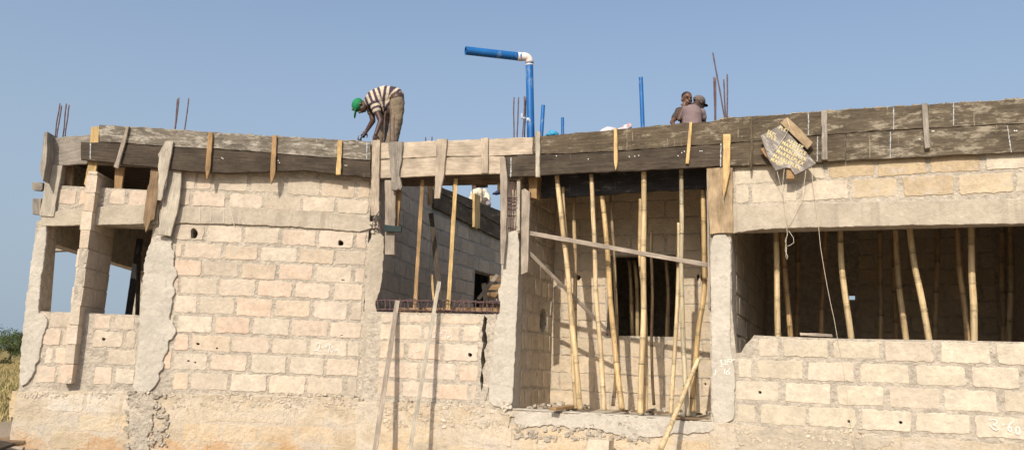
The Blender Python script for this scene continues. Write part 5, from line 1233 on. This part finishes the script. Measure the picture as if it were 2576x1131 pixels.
    blob_obj('cap_opening', [('e', HP(.0, -.108, .015), (.026, .011, .014), hm)], .005, plain('cap gap', (.02, .015, .013), .9), e, smooth=1)
    blob_obj('cap_strap', [('e', HP(.0, -.118, .046), (.04, .01, .007), hm)], .004, plain('pale strap', (.26, .21, .19), .9), e, smooth=1)
men2()
def man3():
    Y = 16.9; g_ = lambda x, y, o=0: at(x, y, Y + o)
    e = empty('person', (g_(1205, 520, .2).x, Y + .2, 4.22), 'worker in a loose cream shirt crouching, seen through the gap of the middle bay', 'person')
    hc = g_(1196, 462, .0); hd, HP, hm = head(hc, (-.7, -.5, -.4), (0, 0, 1), .95)
    nk = g_(1199, 478); sh1, sh2 = g_(1194, 486, -.1), g_(1218, 486, .1); el, wr = g_(1226, 498, 0), g_(1229, 508, -.2); pel = g_(1207, 538, .25); ft = 4.22
    kn1, kn2 = pel + Vector((-.1, -.38, .22)), pel + Vector((.12, -.36, .22)); 
    body = hd + [('c', HP(0, -.02, -.08), nk, .05, .055), ('c', nk, pel, .1, .12), ('c', sh1, sh2, .06, .06), ('c', sh2, el, .05, .04), ('c', el, wr, .04, .028), ('c', sh1, g_(1184, 505, -.1), .05, .04), ('c', g_(1184, 505, -.1), g_(1190, 520, -.3), .04, .028),
            ('c', pel, kn1, .09, .06), ('c', pel, kn2, .09, .06), ('c', kn1, Vector((kn1.x, kn1.y + .2, ft + .05)), .055, .04), ('c', kn2, Vector((kn2.x, kn2.y + .2, ft + .05)), .055, .04)]
    body += hand(wr, Vector((.3, -.3, -.8)), (.6, -.5, 0), .95, 1.1) + hand(g_(1190, 520, -.3), Vector((0, -.4, -.8)), (-.6, -.5, 0), .95, 1.1)
    blob_obj('body', body, .011, m_skin, e, smooth=2)
    blob_obj('cream_shirt', [('c', g_(1202, 488), g_(1207, 535, .2), .15, .17), ('c', sh1, sh2, .095, .1), ('c', sh2, el, .085, .07), ('c', el, g_(1228, 503, -.1), .07, .055), ('c', sh1, g_(1185, 505, -.1), .08, .07)], .014, plain('cream shirt cloth', (.62, .54, .40), .95, .08, 8, .01), e, disp=.014)
    blob_obj('trousers', [('c', pel, kn1, .11, .08), ('c', pel, kn2, .11, .08), ('c', kn1, Vector((kn1.x, kn1.y + .18, ft + .1)), .075, .06), ('c', kn2, Vector((kn2.x, kn2.y + .18, ft + .1)), .075, .06)], .014, plain('brown trousers', (.1, .08, .06), .9), e)
    blob_obj('glove', [('e', wr + Vector((.0, 0, -.03)), (.055, .05, .06))], .009, plain('striped glove', (.25, .22, .22), .9, .4, 25), e, disp=.01)
man3()
o = blob_obj('shoe', [('c', at(1241, 487, 12.4), at(1258, 483, 12.4), .018, .035), ('c', at(1248, 486, 12.4), at(1262, 480, 12.4), .03, .045)], .008, plain('navy shoe', (.02, .02, .06), .6), disp=.004)
tag(o, 'dark blue shoe poking into the sky gap left of the tall narrow board', 'shoe')
batten(M, [(1252, 478), (1261, 478), (1262, 512), (1252, 510)], -.3, 'yellow', 'small yellow block above the dark blue shoe') if False else None
batten(M, [(1251, 460), (1262, 460), (1262, 479), (1251, 478)], -.22, 'yellow', 'small yellow cleat under the pale boards beside the dark blue shoe')
batten(M, [(1196, 463), (1226, 463), (1226, 470), (1196, 470)], -.35, 'brown', 'short dark offcut under the brown inner form board of the middle bay')
# ------------------------------------------------------------------ block pillar stub at the bottom
def stubpost():
    e = MB(); P0 = R.w(R.sz(1511, 1110, .28)[0], 0, .28)
    rot = Matrix.Rotation(math.atan2(R.U.y, R.U.x), 3, 'Z'); zt_ = R.sz(1511, 1104, .28)[1]
    s = 1
    for k in range(4):
        e.box((P0.x, P0.y, zt_ - .11 - k * .225), (.125, .115, .108), rot, jit=.007, col=rnd.choice(PALR))
    o = e.build('block_post', m_block, recenter=True); tag(o, 'low stack of pale blocks standing against the plinth below the recess', 'block stack')
stubpost()
# ------------------------------------------------------------------ left distance: tree, bushes, wood pile
def leafmat(name, c1, c2):
    m, nt, b = nmat(name, .8, .15); oi = noise_tex(nt, .9, 3); c = ramp(nt, oi, [(.35, c1), (.65, c2)])
    va = N(nt, 'ShaderNodeVertexColor', layer_name='tint'); c = mix(nt, c, va.outputs[0], 1.0, 'MULTIPLY'); nt.links.new(c, b.inputs['Base Color']); return m
m_leaf = leafmat('leaves', (.055, .075, .028), (.10, .125, .05)); m_bark = plain('bark', (.12, .09, .065), .95, .3)
def tree(x, ybase, ytop, D, label, wf=1.0, seed=0):
    base = at(x, ybase, D); base.z = .1; top = at(x, ytop, D); H = top.z - .1
    e = empty('broadleaf_tree', base, label, 'tree', 'trees across the field'); rr = random.Random(seed)
    mb = MB(); fork = base + Vector((0, 0, H * .25)); mb.tube([base, base + Vector((.05, 0, H * .15)), fork], [H * .04, H * .03, H * .025], 8); tips = []
    for k in range(13):
        a = rr.uniform(0, 6.28); t = fork + Vector((math.cos(a) * H * .55 * wf * rr.uniform(.3, 1), math.sin(a) * H * .4, H * rr.uniform(.0, .5))); mb.tube([fork, fork.lerp(t, .5) + Vector((0, 0, H * .05)), t], [H * .018, H * .012, H * .004], 5); tips.append(t)
    mb.build('trunk', m_bark, e, Matrix.Identity(4))
    mb = MB(); cl = []
    for t in tips + [fork + Vector((0, 0, H * .45))]:
        for _ in range(4): cl.append((t + Vector((rr.gauss(0, .12) * H * wf, rr.gauss(0, .12) * H, rr.gauss(0, .07) * H)), H * rr.uniform(.10, .17)))
    for c, r_ in cl:
        k = rr.uniform(.7, 1.25)
        for _ in range(110):
            d = Vector((rr.gauss(0, 1), rr.gauss(0, 1), rr.gauss(0, .8))).normalized() * r_ * rr.uniform(.5, 1.15); p = c + d; s = H * .018 * rr.uniform(.7, 1.5)
            a = Vector((rr.gauss(0, 1), rr.gauss(0, 1), rr.gauss(0, 1))).normalized(); b_ = a.orthogonal().normalized()
            kk = k * rr.uniform(.8, 1.2); mb.add([p - a * s, p + b_ * s * .5, p + a * s, p - b_ * s * .5], [(0, 1, 2, 3)], col=(kk, kk, kk * .9))
    mb.build('crown', m_leaf, e, Matrix.Identity(4))
tree(28, 872, 820, 90, 'round dark green tree across the field at the left edge', 1.25, 4)
tree(62, 873, 833, 105, 'smaller tree half hidden behind the corner of the building', 1.2, 9)
tree(-35, 872, 828, 120, 'distant tree just outside the left edge of the view', 1.2, 11)
def bush():
    rr = random.Random(3); mb = MB(); base = at(19, 884, 70); base.z = .1
    for _ in range(300):
        p = base + Vector((rr.gauss(0, .28), rr.gauss(0, .2), abs(rr.gauss(0, .2)))); s = .06
        a = Vector((rr.gauss(0, 1), rr.gauss(0, 1), rr.gauss(0, 1))).normalized(); b_ = a.orthogonal().normalized(); mb.add([p - a * s, p + b_ * s, p + a * s, p - b_ * s], [(0, 1, 2, 3)], col=(.8, .6, .6))
    tag(mb.build('bush', m_leaf, recenter=True), 'small dark bush in the dry grass below the tree', 'bush')
    mb = MB()
    for _ in range(3500):
        D = rr.uniform(16, 85); x = rr.uniform(-60, 60); p = at(x, 900, D); p.z = .1; h = rr.uniform(.08, .22); w_ = .02; a = Vector((rr.gauss(0, 1), rr.gauss(0, 1), 0)).normalized()
        k = rr.uniform(.6, 1.3); mb.add([p - a * w_, p + a * w_, p + Vector((rr.gauss(0, .08), rr.gauss(0, .08), h))], [(0, 1, 2)], col=(k, k, k * .8))
    tag(mb.build('grass', plain('dry grass blades', (.36, .28, .15), .9, .3)), 'tufts of dry yellow green grass in the field', 'grass', kind='stuff')
bush()
def pile():
    rr = random.Random(5)
    for i in range(13):
        z = .12 + (i // 3) * .07; cx = L.s_at(10, .3) + rr.uniform(-.45, .0); Y_ = rr.uniform(.0, .5)
        c = L.w(cx, z + rr.uniform(0, .03), Y_); a = rr.uniform(-.5, .5) + (1.2 if i % 4 == 0 else 0); d = Vector((math.cos(a), math.sin(a), rr.uniform(-.05, .08))) * rr.uniform(.35, .6)
        w_ = ['silver', 'oldbrown', 'pale', 'orange', 'dark'][i % 5]
        bar('scrap_plank', c - d, c + d, rr.uniform(.1, .18), .035, w_, 'scrap plank in the heap of timber beside the left corner of the building', 'plank', 'heap of scrap planks at the left corner', face=(0, -.3, 1))
pile()
def cornerblocks():
    for i, (x, y, w_) in enumerate(((47, 1003, .07), (44, 1027, .09))):
        mb = MB(); p = L.P(x, y, -.1); mb.box(p, (w_ / 2, .12, .10), Matrix.Rotation(.1, 3, 'Z'), jit=.01, col=(.95, .85, .65))
        o = mb.build('block_end', m_block, BLD, Matrix.Identity(4))
cornerblocks()
